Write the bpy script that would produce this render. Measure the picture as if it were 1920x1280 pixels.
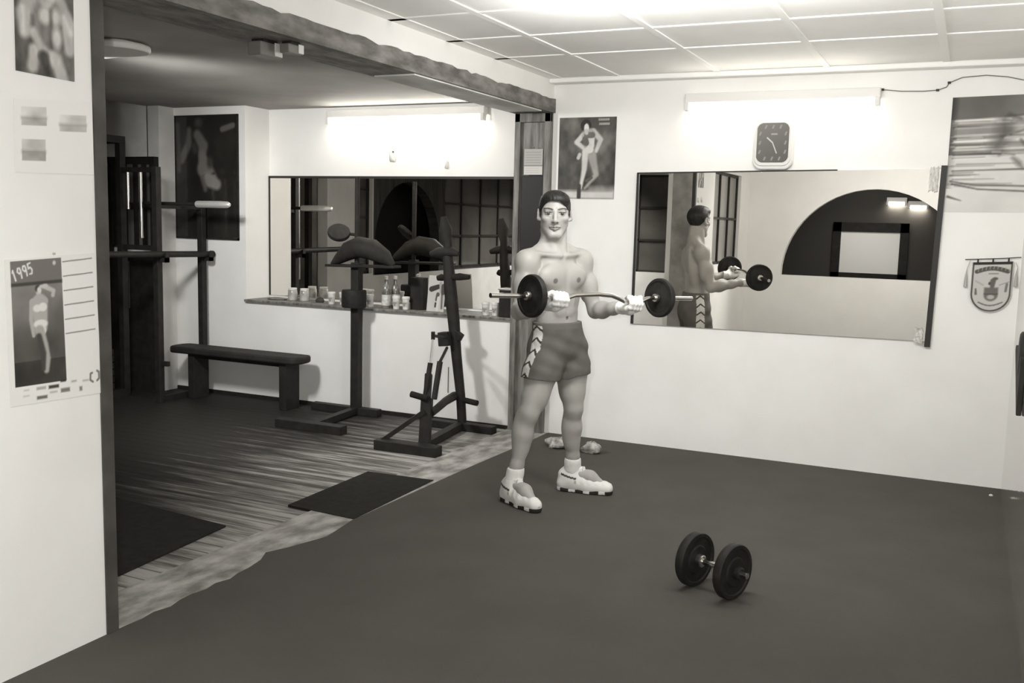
import bpy, math, random
import numpy as np
from mathutils import Vector, Matrix

for o in list(bpy.data.objects):
    bpy.data.objects.remove(o)
random.seed(4)
C = bpy.context.scene.collection
SC = bpy.context.scene

# ------------------------------------------------------------------ camera, light, exposure
# world: X along the mirror wall, Y towards it (the wall is Y = 0), Z up, metres
EYE = np.array([2.8239, -6.6337, 1.57])
F_PX, YAW, PITCH, ROLL = 1816.8, 0.4391, 0.1222, 0.0253
def cam_axes():
    fw = np.array([-math.sin(YAW), math.cos(YAW), 0.]); ri = np.array([math.cos(YAW), math.sin(YAW), 0.])
    up = np.array([0, 0, 1.])
    f = math.cos(PITCH)*fw - math.sin(PITCH)*up
    u = math.sin(PITCH)*fw + math.cos(PITCH)*up
    r2 = math.cos(ROLL)*ri + math.sin(ROLL)*u
    return r2, -math.sin(ROLL)*ri + math.cos(ROLL)*u, f
R_, U_, F_ = cam_axes()
cam = bpy.data.cameras.new('camera'); camo = bpy.data.objects.new('camera', cam); C.objects.link(camo)
camo.matrix_world = Matrix(((R_[0], U_[0], -F_[0], EYE[0]), (R_[1], U_[1], -F_[1], EYE[1]),
                            (R_[2], U_[2], -F_[2], EYE[2]), (0, 0, 0, 1)))
cam.sensor_width = 36; cam.lens = 36*F_PX/1920; cam.clip_start = 0.02
SC.camera = camo
SC.view_settings.view_transform = 'Standard'; SC.view_settings.look = 'None'
SC.view_settings.gamma = 1; SC.view_settings.exposure = 0.09; SC.view_settings.use_curve_mapping = False
w = bpy.data.worlds.new('world'); SC.world = w; w.use_nodes = True
w.node_tree.nodes['Background'].inputs[0].default_value = (0.02, 0.019, 0.017, 1)
w.node_tree.nodes['Background'].inputs[1].default_value = 1.0

def lamp(name, kind, loc, energy, size=0.1, sizey=None, target=None, col=(1, 1, .985), spread=None):
    d = bpy.data.lights.new(name, kind); d.energy = energy; d.color = col
    if kind == 'AREA':
        d.size = size
        if sizey: d.shape = 'RECTANGLE'; d.size_y = sizey
        if spread: d.spread = math.radians(spread)
    else:
        d.shadow_soft_size = size
    o = bpy.data.objects.new(name, d); C.objects.link(o); o.location = loc
    if target is not None:
        o.rotation_euler = (Vector(target) - Vector(loc)).to_track_quat('-Z', 'Y').to_euler()
    return o
# the camera's own flash, a little left of the lens
lamp('camera_flash', 'SPOT', tuple(EYE - R_*0.10 + U_*0.07 + F_*0.03), 190, 0.03, target=tuple(EYE + F_*5 - R_*.3))
bpy.data.lights['camera_flash'].spot_size = math.radians(110); bpy.data.lights['camera_flash'].spot_blend = 0.6
# area lights added as fill under the ceilings, without fittings (the two tube lamps over the mirrors give their own light)
lamp('ceiling_fill_front', 'AREA', (1.8, -2.5, 2.50), 43, 1.3, 0.5, target=(1.7, -.3, 0.6))  # unseen fill, added to brighten the back wall
lamp('ceiling_fill_rear', 'AREA', (2.0, -5.2, 2.50), 40, 1.3, 0.7, target=(1.9, -7.0, 0.9))  # unseen fill, added and turned towards the rear wall
lamp('ceiling_fill_left', 'AREA', (-1.9, -5.9, 2.42), 62, 1.3, 0.7, target=(-2.6, -6.1, 0), spread=120)  # unseen fill added for the left room's rear half
lamp('far_room_fill', 'AREA', (1.4, -7.7, 2.70), 6, 0.8, 0.3, target=(1.4, -9.0, 1.2), spread=110)  # unseen light added to brighten the board beyond the arch
lamp('ceiling_lamp_left', 'SPOT', (-1.82, -2.50, 2.37), 215, 0.2, target=(-1.6, .0, 0.9))
bpy.data.lights['ceiling_lamp_left'].spot_size = math.radians(116); bpy.data.lights['ceiling_lamp_left'].spot_blend = 0.7
lamp('ceiling_fill_point', 'POINT', (1.05, -2.4, 2.16), 10, 0.08)  # unseen point light without a fitting, added to lift the ceiling

def ray(x, y):
    return F_ + R_*(x - 960)/F_PX - U_*(y - 640)/F_PX
def atX(x, y, X): d = ray(x, y); return EYE + d*(X - EYE[0])/d[0]
def atY(x, y, Y): d = ray(x, y); return EYE + d*(Y - EYE[1])/d[1]
def atZ(x, y, Z): d = ray(x, y); return EYE + d*(Z - EYE[2])/d[2]

# ------------------------------------------------------------------ materials
def lin(g):
    g = g/255.; return g/12.92 if g <= .04045 else ((g + .055)/1.055)**2.4

def rgb(g):
    v = lin(g); t = 1 - g/255.; return (min(1, v*(1.015 + .075*t)), v, v*(.968 - .10*t), 1)
MATS = {}
def mat(name, g, rough=.7, metal=0., spec=.3, var=0., scale=8., bump=0., bscale=60., stretch=None, g2=None, coat=0.):
    if name in MATS: return MATS[name]
    m = bpy.data.materials.new(name); m.use_nodes = True; nt = m.node_tree; b = nt.nodes['Principled BSDF']
    b.inputs['Base Color'].default_value = rgb(g); b.inputs['Roughness'].default_value = rough
    b.inputs['Metallic'].default_value = metal; b.inputs['Specular IOR Level'].default_value = spec
    if coat: b.inputs['Coat Weight'].default_value = coat; b.inputs['Coat Roughness'].default_value = .08
    tc = nt.nodes.new('ShaderNodeTexCoord'); mp = nt.nodes.new('ShaderNodeMapping')
    nt.links.new(tc.outputs['Object'], mp.inputs[0])
    if stretch: mp.inputs['Scale'].default_value = stretch
    if var or g2 is not None:
        n = nt.nodes.new('ShaderNodeTexNoise'); n.inputs['Scale'].default_value = scale; n.inputs['Detail'].default_value = 6
        nt.links.new(mp.outputs[0], n.inputs['Vector'])
        r = nt.nodes.new('ShaderNodeValToRGB')
        r.color_ramp.elements[0].position = .35; r.color_ramp.elements[1].position = .65
        lo, hi = (g*(1 - var), g*(1 + var)) if g2 is None else (g, g2)
        r.color_ramp.elements[0].color = rgb(max(0, lo)); r.color_ramp.elements[1].color = rgb(min(255, hi))
        nt.links.new(n.outputs['Fac'], r.inputs[0]); nt.links.new(r.outputs[0], b.inputs['Base Color'])
    if bump:
        n2 = nt.nodes.new('ShaderNodeTexNoise'); n2.inputs['Scale'].default_value = bscale; n2.inputs['Detail'].default_value = 4
        nt.links.new(mp.outputs[0], n2.inputs['Vector'])
        bp = nt.nodes.new('ShaderNodeBump'); bp.inputs['Strength'].default_value = bump; bp.inputs['Distance'].default_value = .01
        nt.links.new(n2.outputs['Fac'], bp.inputs['Height']); nt.links.new(bp.outputs[0], b.inputs['Normal'])
    MATS[name] = m; return m
def mat_attr(name, rough=.6, spec=.3, bump=0., bscale=90.):
    if name in MATS: return MATS[name]
    m = bpy.data.materials.new(name); m.use_nodes = True; nt = m.node_tree; b = nt.nodes['Principled BSDF']
    a = nt.nodes.new('ShaderNodeAttribute'); a.attribute_name = 'Col'
    nt.links.new(a.outputs['Color'], b.inputs['Base Color'])
    b.inputs['Roughness'].default_value = rough; b.inputs['Specular IOR Level'].default_value = spec
    if bump:
        tc = nt.nodes.new('ShaderNodeTexCoord'); n2 = nt.nodes.new('ShaderNodeTexNoise'); n2.inputs['Scale'].default_value = bscale
        nt.links.new(tc.outputs['Object'], n2.inputs['Vector'])
        bp = nt.nodes.new('ShaderNodeBump'); bp.inputs['Strength'].default_value = bump; bp.inputs['Distance'].default_value = .004
        nt.links.new(n2.outputs['Fac'], bp.inputs['Height']); nt.links.new(bp.outputs[0], b.inputs['Normal'])
    MATS[name] = m; return m
def mat_emit(name, g, s):
    if name in MATS: return MATS[name]
    m = bpy.data.materials.new(name); m.use_nodes = True; b = m.node_tree.nodes['Principled BSDF']
    b.inputs['Base Color'].default_value = rgb(g); b.inputs['Emission Color'].default_value = (1, .965, .89, 1)
    b.inputs['Emission Strength'].default_value = s
    MATS[name] = m; return m
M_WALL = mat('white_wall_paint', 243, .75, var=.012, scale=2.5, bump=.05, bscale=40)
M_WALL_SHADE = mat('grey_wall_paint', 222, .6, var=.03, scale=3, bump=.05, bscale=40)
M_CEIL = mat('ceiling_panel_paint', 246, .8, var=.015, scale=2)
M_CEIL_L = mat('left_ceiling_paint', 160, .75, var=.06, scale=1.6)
M_STRIP = mat('ceiling_strip_paint', 250, .7)
M_WOOD = mat('dark_varnished_wood', 112, .5, spec=.4, var=.22, scale=5, bump=.15, bscale=20, stretch=(6, 6, .8))
M_BEAM = mat('rough_dark_beam', 118, .65, spec=.3, var=.2, scale=9, bump=.5, bscale=30, stretch=(2, .7, 2))
M_BLACK = mat('black_paint_metal', 40, .55, spec=.2, var=.12, scale=15)
M_IRON = mat('black_cast_iron', 36, .6, spec=.25, var=.15, scale=25, bump=.1, bscale=80)
M_RUBBER = mat('dark_rubber', 38, .85, spec=.15, var=.1, scale=20)
M_CHROME = mat('chrome', 215, .16, metal=1.)
M_STEEL = mat('brushed_steel', 200, .3, metal=1.)
M_VINYL = mat('dark_vinyl', 46, .7, spec=.2, var=.1, scale=12)
M_PAPER = mat('white_paper', 216, .8)
M_PLASTIC = mat('white_plastic', 225, .45, spec=.4)
M_GLASSDARK = mat('night_window_glass', 88, .12, spec=.5, var=.12, scale=1.5)
M_MULL = mat('dark_steel_sash', 46, .5)
M_VOID = mat('unlit_room_paint', 70, .9)
M_MIRROR = mat('mirror_silver', 236, .004, metal=1.)
# dusty carpet, worn boards, sill
def mat_carpet():
    m = mat('charcoal_carpet', 88, .95, spec=.05, var=.02, scale=3, bump=.5, bscale=350); return m
M_CARPET = mat_carpet()
def mat_boards():
    m = bpy.data.materials.new('worn_floor_boards'); m.use_nodes = True; nt = m.node_tree; b = nt.nodes['Principled BSDF']
    tc = nt.nodes.new('ShaderNodeTexCoord'); mp = nt.nodes.new('ShaderNodeMapping'); mp.inputs['Scale'].default_value = (.8, 9, 1)
    nt.links.new(tc.outputs['Object'], mp.inputs[0])
    n = nt.nodes.new('ShaderNodeTexNoise'); n.inputs['Scale'].default_value = 1.6; n.inputs['Detail'].default_value = 8; n.inputs['Roughness'].default_value = .65
    nt.links.new(mp.outputs[0], n.inputs['Vector'])
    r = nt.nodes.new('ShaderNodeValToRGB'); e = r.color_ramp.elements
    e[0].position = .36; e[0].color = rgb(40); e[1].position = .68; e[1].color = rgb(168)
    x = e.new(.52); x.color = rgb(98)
    # paler towards the doorway, darker towards the left wall
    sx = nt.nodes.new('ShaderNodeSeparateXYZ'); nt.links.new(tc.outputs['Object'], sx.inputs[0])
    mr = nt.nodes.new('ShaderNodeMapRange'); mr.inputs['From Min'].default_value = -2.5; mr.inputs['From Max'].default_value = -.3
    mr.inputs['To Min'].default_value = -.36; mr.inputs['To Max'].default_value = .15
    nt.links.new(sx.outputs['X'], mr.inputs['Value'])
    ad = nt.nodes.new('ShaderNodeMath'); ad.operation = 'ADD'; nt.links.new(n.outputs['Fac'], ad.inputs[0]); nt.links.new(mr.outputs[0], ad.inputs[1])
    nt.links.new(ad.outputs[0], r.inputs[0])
    wv = nt.nodes.new('ShaderNodeTexWave'); wv.bands_direction = 'Y'; wv.inputs['Scale'].default_value = 3.2; wv.inputs['Distortion'].default_value = .15
    nt.links.new(tc.outputs['Object'], wv.inputs['Vector'])
    r2 = nt.nodes.new('ShaderNodeValToRGB'); r2.color_ramp.elements[0].position = .0; r2.color_ramp.elements[0].color = (.35, .35, .35, 1)
    r2.color_ramp.elements[1].position = .06; r2.color_ramp.elements[1].color = (1, 1, 1, 1)
    nt.links.new(wv.outputs['Fac'], r2.inputs[0])
    mx = nt.nodes.new('ShaderNodeMix'); mx.data_type = 'RGBA'; mx.blend_type = 'MULTIPLY'; mx.inputs['Factor'].default_value = 1
    nt.links.new(r.outputs[0], mx.inputs['A']); nt.links.new(r2.outputs[0], mx.inputs['B'])
    nt.links.new(mx.outputs['Result'], b.inputs['Base Color'])
    b.inputs['Roughness'].default_value = .6; b.inputs['Specular IOR Level'].default_value = .25
    return m
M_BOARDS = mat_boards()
M_SILL = mat('scuffed_sill', 120, .8, spec=.2, g2=182, scale=7, bump=.3, bscale=40, stretch=(1.5, .8, 1))
M_PANEL = mat('glossy_side_panel', 205, .07, metal=.75, var=.05, scale=4, bump=.08, bscale=5, stretch=(1, .25, 6))

# ------------------------------------------------------------------ mesh helpers
class MB:
    def __init__(s): s.v = []; s.f = []
    def add(s, vs, fs):
        n = len(s.v); s.v += [tuple(map(float, q)) for q in vs]; s.f += [tuple(i + n for i in q) for q in fs]; return s
    def box(s, a, b):
        x0, y0, z0 = [min(p, q) for p, q in zip(a, b)]; x1, y1, z1 = [max(p, q) for p, q in zip(a, b)]
        return s.add([(x0,y0,z0),(x1,y0,z0),(x1,y1,z0),(x0,y1,z0),(x0,y0,z1),(x1,y0,z1),(x1,y1,z1),(x0,y1,z1)],
                     [(0,3,2,1),(4,5,6,7),(0,1,5,4),(1,2,6,5),(2,3,7,6),(3,0,4,7)])
    def bar(s, p, q, wx, wy, side=(0, 0, 1)):
        p, q = Vector(p), Vector(q); d = (q - p).normalized(); sd = Vector(side)
        a = d.cross(sd)
        if a.length < 1e-4: a = d.cross(Vector((1, 0, 0)))
        a.normalize(); b = d.cross(a).normalized(); a *= wx/2; b *= wy/2
        return s.add([p-a-b, p+a-b, p+a+b, p-a+b, q-a-b, q+a-b, q+a+b, q-a+b],
                     [(0,3,2,1),(4,5,6,7),(0,1,5,4),(1,2,6,5),(2,3,7,6),(3,0,4,7)])
    def cyl(s, p, q, r0, r1=None, n=24):
        return s.tube([p, q], [r0, r0 if r1 is None else r1], n)
    def tube(s, pts, r, n=12, cap=True):
        pts = [Vector(p) for p in pts]; k = len(pts); rs = r if isinstance(r, (list, tuple)) else [r]*k
        t0 = (pts[1] - pts[0]).normalized()
        a = t0.cross(Vector((0, 0, 1)));
        if a.length < 1e-3: a = t0.cross(Vector((1, 0, 0)))
        a.normalize(); vs = []; fs = []
        for i, p in enumerate(pts):
            t = (pts[min(i+1, k-1)] - pts[max(i-1, 0)])
            if t.length < 1e-9: t = t0
            t = t.normalized(); a = (a - t*a.dot(t)).normalized(); b = t.cross(a)
            for j in range(n):
                th = 2*math.pi*j/n; vs.append(p + (a*math.cos(th) + b*math.sin(th))*rs[i])
        for i in range(k-1):
            for j in range(n):
                j2 = (j+1) % n; fs.append((i*n+j, i*n+j2, (i+1)*n+j2, (i+1)*n+j))
        if cap: fs.append(tuple(range(n-1, -1, -1))); fs.append(tuple((k-1)*n+j for j in range(n)))
        return s.add(vs, fs)
    def lathe(s, prof, o, axis=(0, 0, 1), n=28):
        # prof: (radius, height) pairs along the axis from o
        o = Vector(o); ax = Vector(axis).normalized(); a = ax.cross(Vector((0, 0, 1)))
        if a.length < 1e-3: a = Vector((1, 0, 0))
        a.normalize(); b = ax.cross(a); vs = []; fs = []; k = len(prof)
        for r, h in prof:
            for j in range(n):
                th = 2*math.pi*j/n; vs.append(o + ax*h + (a*math.cos(th) + b*math.sin(th))*max(r, 1e-5))
        for i in range(k-1):
            for j in range(n):
                j2 = (j+1) % n; fs.append((i*n+j, i*n+j2, (i+1)*n+j2, (i+1)*n+j))
        fs.append(tuple(range(n-1, -1, -1))); fs.append(tuple((k-1)*n+j for j in range(n)))
        return s.add(vs, fs)
    def prism(s, poly, ax, d0, d1):
        # poly of 2-D points in the plane square to axis ax ('X': (y,z), 'Y': (x,z), 'Z': (x,y))
        def p3(p, d): return {'X': (d, p[0], p[1]), 'Y': (p[0], d, p[1]), 'Z': (p[0], p[1], d)}[ax]
        n = len(poly)
        return s.add([p3(p, d0) for p in poly] + [p3(p, d1) for p in poly],
                     [tuple(range(n))[::-1], tuple(range(n, 2*n))] + [(i, (i+1) % n, (i+1) % n + n, i + n) for i in range(n)])
    def build(s, name, m, parent=None, smooth=True, bevel=0., seg=2):
        return mesh_obj(name, s.v, s.f, m, parent, smooth, bevel, seg)
def mesh_obj(name, v, f, m, parent=None, smooth=True, bevel=0., seg=2, cols=None, fix=True):
    off = Vector(parent['_o']) if parent is not None and '_o' in parent else Vector((0, 0, 0))
    me = bpy.data.meshes.new(name)
    if isinstance(v, np.ndarray):
        me.from_pydata((v - np.array(off)).tolist(), [], f.tolist() if isinstance(f, np.ndarray) else f)
    else:
        me.from_pydata([Vector(q) - off for q in v], [], f)
    me.validate()
    if fix:
        import bmesh
        bm = bmesh.new(); bm.from_mesh(me); bmesh.ops.recalc_face_normals(bm, faces=bm.faces); bm.to_mesh(me); bm.free()
    if cols is not None:
        a = me.color_attributes.new('Col', 'FLOAT_COLOR', 'POINT')
        a.data.foreach_set('color', np.ascontiguousarray(cols, np.float32).ravel())
    if smooth:
        me.shade_smooth()
        if smooth is True: me.set_sharp_from_angle(angle=math.radians(38))
    me.materials.append(m)
    o = bpy.data.objects.new(name, me); C.objects.link(o)
    if parent is not None:
        o.parent = parent
        if '_o' in parent: o['_o'] = parent['_o']
    if bevel:
        b = o.modifiers.new('bevel', 'BEVEL'); b.width = bevel; b.segments = seg; b.limit_method = 'ANGLE'
    return o
def tag(o, label, cat, group=None):
    o['label'] = label; o['category'] = cat
    if group: o['group'] = group
    return o
def thing(name, loc, label, cat, group=None):
    o = bpy.data.objects.new(name, None); C.objects.link(o); o.location = loc; o['_o'] = tuple(loc); o.empty_display_size = .1
    return tag(o, label, cat, group)
def struct(o): o['kind'] = 'structure'; return o
def dup(root, loc, label, group=None):
    def cp(x, par):
        c = x.copy(); C.objects.link(c)
        if par is not None: c.parent = par
        for ch in list(x.children): cp(ch, c)
        return c
    r = cp(root, None); r.location = loc; r['label'] = label
    if group: r['group'] = group
    return r

# ------------------------------------------------------------------ the rooms
XR, YREAR, ZC, ZCL = 3.10, -7.0, 2.60, 2.50
XL = -3.66           # left room's left wall
PW = -0.29           # far face of the partition between the rooms
YE = -4.13           # where the partition ends and the opening begins
NX0, NX1, NY, NZ = -2.86, PW, 0.32, 0.85      # the mirror niche of the left room
# floors
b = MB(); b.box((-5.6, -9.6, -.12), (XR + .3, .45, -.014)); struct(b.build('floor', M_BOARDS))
# sill strip of the opening
b = MB(); b.box((PW - .01, YE - .0, -.014), (.02, .0, -.002)); struct(b.build('trim_1', M_SILL))
# carpet with a torn, wandering edge
edge = [(.03, 0), (.035, -.3), (.02, -.63), (.0, -1.3), (-.005, -1.9), (-.01, -2.52), (.035, -2.80), (-.03, -3.02), (-.075, -3.13), (-.03, -3.22), (-.01, -3.32)]
random.seed(8)
y = -3.4
while y > YE + .06: edge.append((.0 + random.uniform(-.012, .012), y)); y -= .07
edge += [(.0, YE), (.0, YREAR)]
poly = edge + [(XR, YREAR), (XR, 0)]
b = MB(); b.prism(poly, 'Z', -.013, .0); cp = b.build('carpet', M_CARPET, smooth=False)
tag(cp, 'charcoal carpet with a torn left edge covering the floor under the lifter', 'carpet')
# mirror wall of the right room
b = MB(); b.box((PW, 0.0, -.1), (XR + .2, .2, ZC + .15)); struct(b.build('wall_back', M_WALL, smooth=False))
b = MB(); b.box((PW, .2, -.1), (PW + .01, .55, ZC + .15)); 
# left room's back wall with its niche
b.box((XL - .1, 0, -.1), (NX0, .55, ZCL + .2)); b.box((NX0, 0, -.1), (PW, .55, NZ - .02)); b.box((NX0, NY, NZ - .02), (PW, .55, ZCL + .2))
struct(b.build('wall_back_left', M_WALL, smooth=False))
# left wall: short return, alcove opening, long wall with window and arch
def arch_wall(x0, x1, ax, d0, d1, z0, zsill, ztop, ac, ar, azs, holes=(), n=28):
    """wall from x0 to x1 between depths d0,d1, with one round arch (centre ac, radius ar, sill azs) and rectangular holes (a,b,za,zb)"""
    m = MB(); cuts = []
    if ar: cuts += [ac + ar*math.cos(math.pi*i/n) for i in range(n + 1)]
    xs = sorted(set([x0, x1] + cuts + [h[0] for h in holes] + [h[1] for h in holes]))
    for a, c in zip(xs[:-1], xs[1:]):
        mid = (a + c)/2; segs = [(z0, z0, ztop, ztop)]
        if ar and abs(mid - ac) < ar:
            zr = zsill
            za = zr + math.sqrt(max(0, ar*ar - (a - ac)**2)); zb = zr + math.sqrt(max(0, ar*ar - (c - ac)**2))
            segs = [(z0, z0, azs, azs), (za, zb, ztop, ztop)]
        for h in holes:
            if h[0] < mid < h[1]: segs = [(z0, z0, h[2], h[2]), (h[3], h[3], ztop, ztop)]
        for (l0, r0, l1, r1) in segs:
            m.prism([(a, l0), (c, r0), (c, r1), (a, l1)], ax, d0, d1)
    return m
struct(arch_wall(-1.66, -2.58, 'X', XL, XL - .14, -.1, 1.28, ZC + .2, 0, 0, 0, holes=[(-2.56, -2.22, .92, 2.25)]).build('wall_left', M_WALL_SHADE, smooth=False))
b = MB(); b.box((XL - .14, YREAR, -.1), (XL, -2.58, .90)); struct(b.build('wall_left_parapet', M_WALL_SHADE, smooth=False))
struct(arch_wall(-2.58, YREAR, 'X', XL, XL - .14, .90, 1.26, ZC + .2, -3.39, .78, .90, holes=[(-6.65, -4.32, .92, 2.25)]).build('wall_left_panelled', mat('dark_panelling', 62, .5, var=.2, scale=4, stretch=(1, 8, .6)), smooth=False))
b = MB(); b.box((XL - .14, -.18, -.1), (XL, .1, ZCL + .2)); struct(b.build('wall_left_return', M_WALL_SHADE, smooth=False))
b = MB(); b.box((-5.4, -.18, -.1), (XL - .13, .02, 2.62)); struct(b.build('wall_alcove_back', mat('glossy_grey_paint', 238, .22, spec=.6, var=.06, scale=2.5, bump=.12, bscale=6), smooth=False))
b = MB()   # alcove side walls
b.box((-5.5, -1.85, -.1), (-5.35, .02, 2.9)); b.box((-5.4, -1.80, -.1), (XL - .13, -1.66, 2.9))
struct(b.build('wall_alcove', mat('dim_alcove_paint', 168, .35, spec=.5, var=.16, scale=2.2), smooth=False))
# partition with the posters, its window, and the header above the beam
struct(arch_wall(YE, YREAR, 'X', PW, 0, -.1, 1, ZC + .15, 0, 0, 0, holes=[(-6.42, -4.98, 1.12, 2.25)]).build('wall_partition', M_WALL, smooth=False))
b = MB(); b.box((PW, YE, 2.455), (0, 0, ZC + .15)); struct(b.build('wall_header', M_WALL, smooth=False))
# rear wall behind the photographer
struct(arch_wall(PW, XR + .2, 'Y', YREAR, YREAR - .12, -.1, .95, ZC + .2, 1.64, 1.17, .95).build('wall_rear', M_WALL, smooth=False))
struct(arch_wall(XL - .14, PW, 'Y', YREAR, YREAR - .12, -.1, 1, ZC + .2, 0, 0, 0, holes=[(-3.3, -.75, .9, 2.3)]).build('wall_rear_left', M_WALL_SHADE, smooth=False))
b = MB(); b.box((PW - .2, -9.6, -.1), (XR + .4, -9.04, 2.9)); b.box((PW - .2, -9.6, -.1), (PW - .1, YREAR - .12, 2.9)); b.box((XR + .2, -9.6, -.1), (XR + .3, YREAR - .12, 2.9)); b.box((PW - .2, -9.6, 2.8), (XR + .4, YREAR - .12, 2.9))
struct(b.build('wall_far_room', M_VOID, smooth=False))
# right wall: glossy panelled lower part, white above
b = MB(); b.box((XR, YREAR - .1, .93), (XR + .15, .1, ZC + .15)); b.box((XR + .02, YREAR - .1, -.1), (XR + .15, .1, .93))
struct(b.build('wall_right', M_WALL, smooth=False))
b = MB(); b.box((XR - .0, YREAR + .02, .0), (XR + .02, -.001, .93)); struct(b.build('trim_2', M_PANEL, smooth=False))
# ceilings and the flat cover strips of the right ceiling
b = MB(); b.box((PW, YREAR - .1, ZC), (XR + .15, .1, ZC + .12)); struct(b.build('ceiling', M_CEIL, smooth=False))
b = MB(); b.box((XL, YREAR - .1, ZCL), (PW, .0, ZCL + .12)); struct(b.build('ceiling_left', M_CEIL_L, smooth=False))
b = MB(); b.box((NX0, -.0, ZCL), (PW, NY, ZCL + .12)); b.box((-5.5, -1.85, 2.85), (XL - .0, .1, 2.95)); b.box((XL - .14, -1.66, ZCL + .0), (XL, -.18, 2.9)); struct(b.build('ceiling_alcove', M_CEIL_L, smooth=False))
k = 3
for x in (.51, 1.21, 1.91, 2.60):
    b = MB(); b.box((x - .02, YREAR, ZC - .007), (x + .02, 0, ZC)); struct(b.build('trim_%d' % k, M_STRIP, smooth=False)); k += 1
for yy in (-.98, -1.60, -2.22, -2.84, -3.46, -4.08, -4.7):
    b = MB(); b.box((0, yy - .02, ZC - .006), (XR, yy + .02, ZC)); struct(b.build('trim_%d' % k, M_STRIP, smooth=False)); k += 1
b = MB(); b.box((0, -.11, ZC - .035), (XR, 0, ZC)); struct(b.build('trim_%d' % k, M_STRIP, smooth=False, bevel=.008)); k += 1
b = MB(); b.box((0, YREAR, ZC - .006), (.10, 0, ZC)); struct(b.build('trim_%d' % k, M_STRIP, smooth=False)); k += 1
# baseboard-thin dark joint of the left back wall
b = MB(); b.box((XL, -.012, -.014), (PW, 0, .016)); struct(b.build('baseboard_back', M_BLACK, smooth=False))
# post, beam and jamb of the opening
b = MB(); b.box((PW, -.02, -.01), (-.002, .0, 2.37)); b.box((PW, -.05, -.01), (PW + .045, -.02, 2.366)); b.box((-.052, -.05, -.01), (-.002, -.02, 2.366)); b.box((PW, -.05, 2.30), (-.002, -.02, 2.366))
struct(b.build('trim_%d' % k, M_WOOD, smooth=False, bevel=.004)); k += 1
rg = np.random.RandomState(5); b = MB(); yy = np.linspace(YE, -.0, 70)     # beam with a ragged plaster line on top of its face
top = 2.462 + rg.uniform(-.004, .007, 70) - .008*(rg.uniform(0, 1, 70) > .93); 
for a, c, t0, t1 in zip(yy[:-1], yy[1:], top[:-1], top[1:]):
    b.add([(PW - .012, a, 2.366), (.012, a, 2.366), (.012, c, 2.366), (PW - .012, c, 2.366), (PW - .012, a, t0), (.012, a, t0), (.012, c, t1), (PW - .012, c, t1)],
          [(0, 3, 2, 1), (4, 5, 6, 7), (1, 2, 6, 5), (3, 0, 4, 7)])
b.add([(PW - .012, YE, 2.366), (.012, YE, 2.366), (.012, YE, top[0]), (PW - .012, YE, top[0])], [(0, 1, 2, 3)])
b.add([(PW - .012, 0, 2.366), (.012, 0, 2.366), (.012, 0, top[-1]), (PW - .012, 0, top[-1])], [(3, 2, 1, 0)])
struct(b.build('trim_%d' % k, M_BEAM, smooth=False)); k += 1
b = MB(); b.box((PW + .02, -1.95, 2.357), (-.006, -.21, 2.366)); struct(b.build('trim_%d' % k, mat('lit_underside_strip', 200, .8, g2=246, scale=5, stretch=(1, .4, 1)), smooth=False, bevel=.003)); k += 1  # pale strip added to stand for light on the beam's underside
b = MB(); b.box((PW - .01, YE, 0), (.006, YE + .055, 2.366)); struct(b.build('trim_%d' % k, mat('old_dark_jamb', 74, .6, var=.15, scale=6), smooth=False, bevel=.003)); k += 1
b = MB(); b.box((PW + .042, YE + .0555, 0), (-.03, YE + .062, 2.36)); struct(b.build('trim_%d' % k, mat('grey_gloss_jamb', 150, .3, spec=.6, var=.15, scale=5), smooth=False)); k += 1
b = MB(); b.box((PW - .012, YE + .0555, 0), (PW + .04, YE + .070, 2.36)); struct(b.build('trim_%d' % k, M_STRIP, smooth=False)); k += 1
# steel-framed windows (seen in the mirrors)
def window(name, ax, d, a0, a1, z0, z1, cols, rows, light=M_GLASSDARK):
    sgn = 1
    g = MB(); g.prism([(a0, z0), (a1, z0), (a1, z1), (a0, z1)], ax, d - .012, d - .004)
    fr = MB(); t = .03
    def bar(p, q): fr.prism([(p[0], p[1]), (q[0], p[1]), (q[0], q[1]), (p[0], q[1])], ax, d - .03, d + .02)
    for i in range(cols + 1):
        a = a0 + (a1 - a0)*i/cols; bar((max(a0, a - t/2) if i else a0, z0), (min(a1, a + t/2) if i < cols else a1, z1)) if 0 < i < cols else bar((a0 if i == 0 else a1 - t, z0), (a0 + t if i == 0 else a1, z1))
    for i in range(rows + 1):
        z = z0 + (z1 - z0)*i/rows; bar((a0, z - t/2 if 0 < i < rows else (z0 if i == 0 else z1 - t)), (a1, z + t/2 if 0 < i < rows else (z0 + t if i == 0 else z1)))
    f = struct(fr.build(name, M_MULL, smooth=False)); p = g.build('pane', light, smooth=False); p.parent = f
    return f
window('window_1', 'X', XL - .07, -2.56, -2.22, .92, 2.25, 1, 4)
window('window_2', 'X', XL - .07, -6.65, -4.32, .92, 2.25, 4, 3)
window('window_3', 'Y', YREAR - .06, -3.3, -.75, .9, 2.3, 3, 3)
window('window_4', 'X', -.06, -6.42, -4.98, 1.12, 2.25, 3, 2, mat('lit_window_glass', 150, .3, var=.05, scale=2))
b = MB(); b.prism([(-4.9, .8), (-2.0, .8), (-2.0, 2.3), (-4.9, 2.3)], 'X', XL - .6, XL - .55); struct(b.build('wall_behind_arch', mat('dim_back_room_paint', 42, .9), smooth=False))

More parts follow.
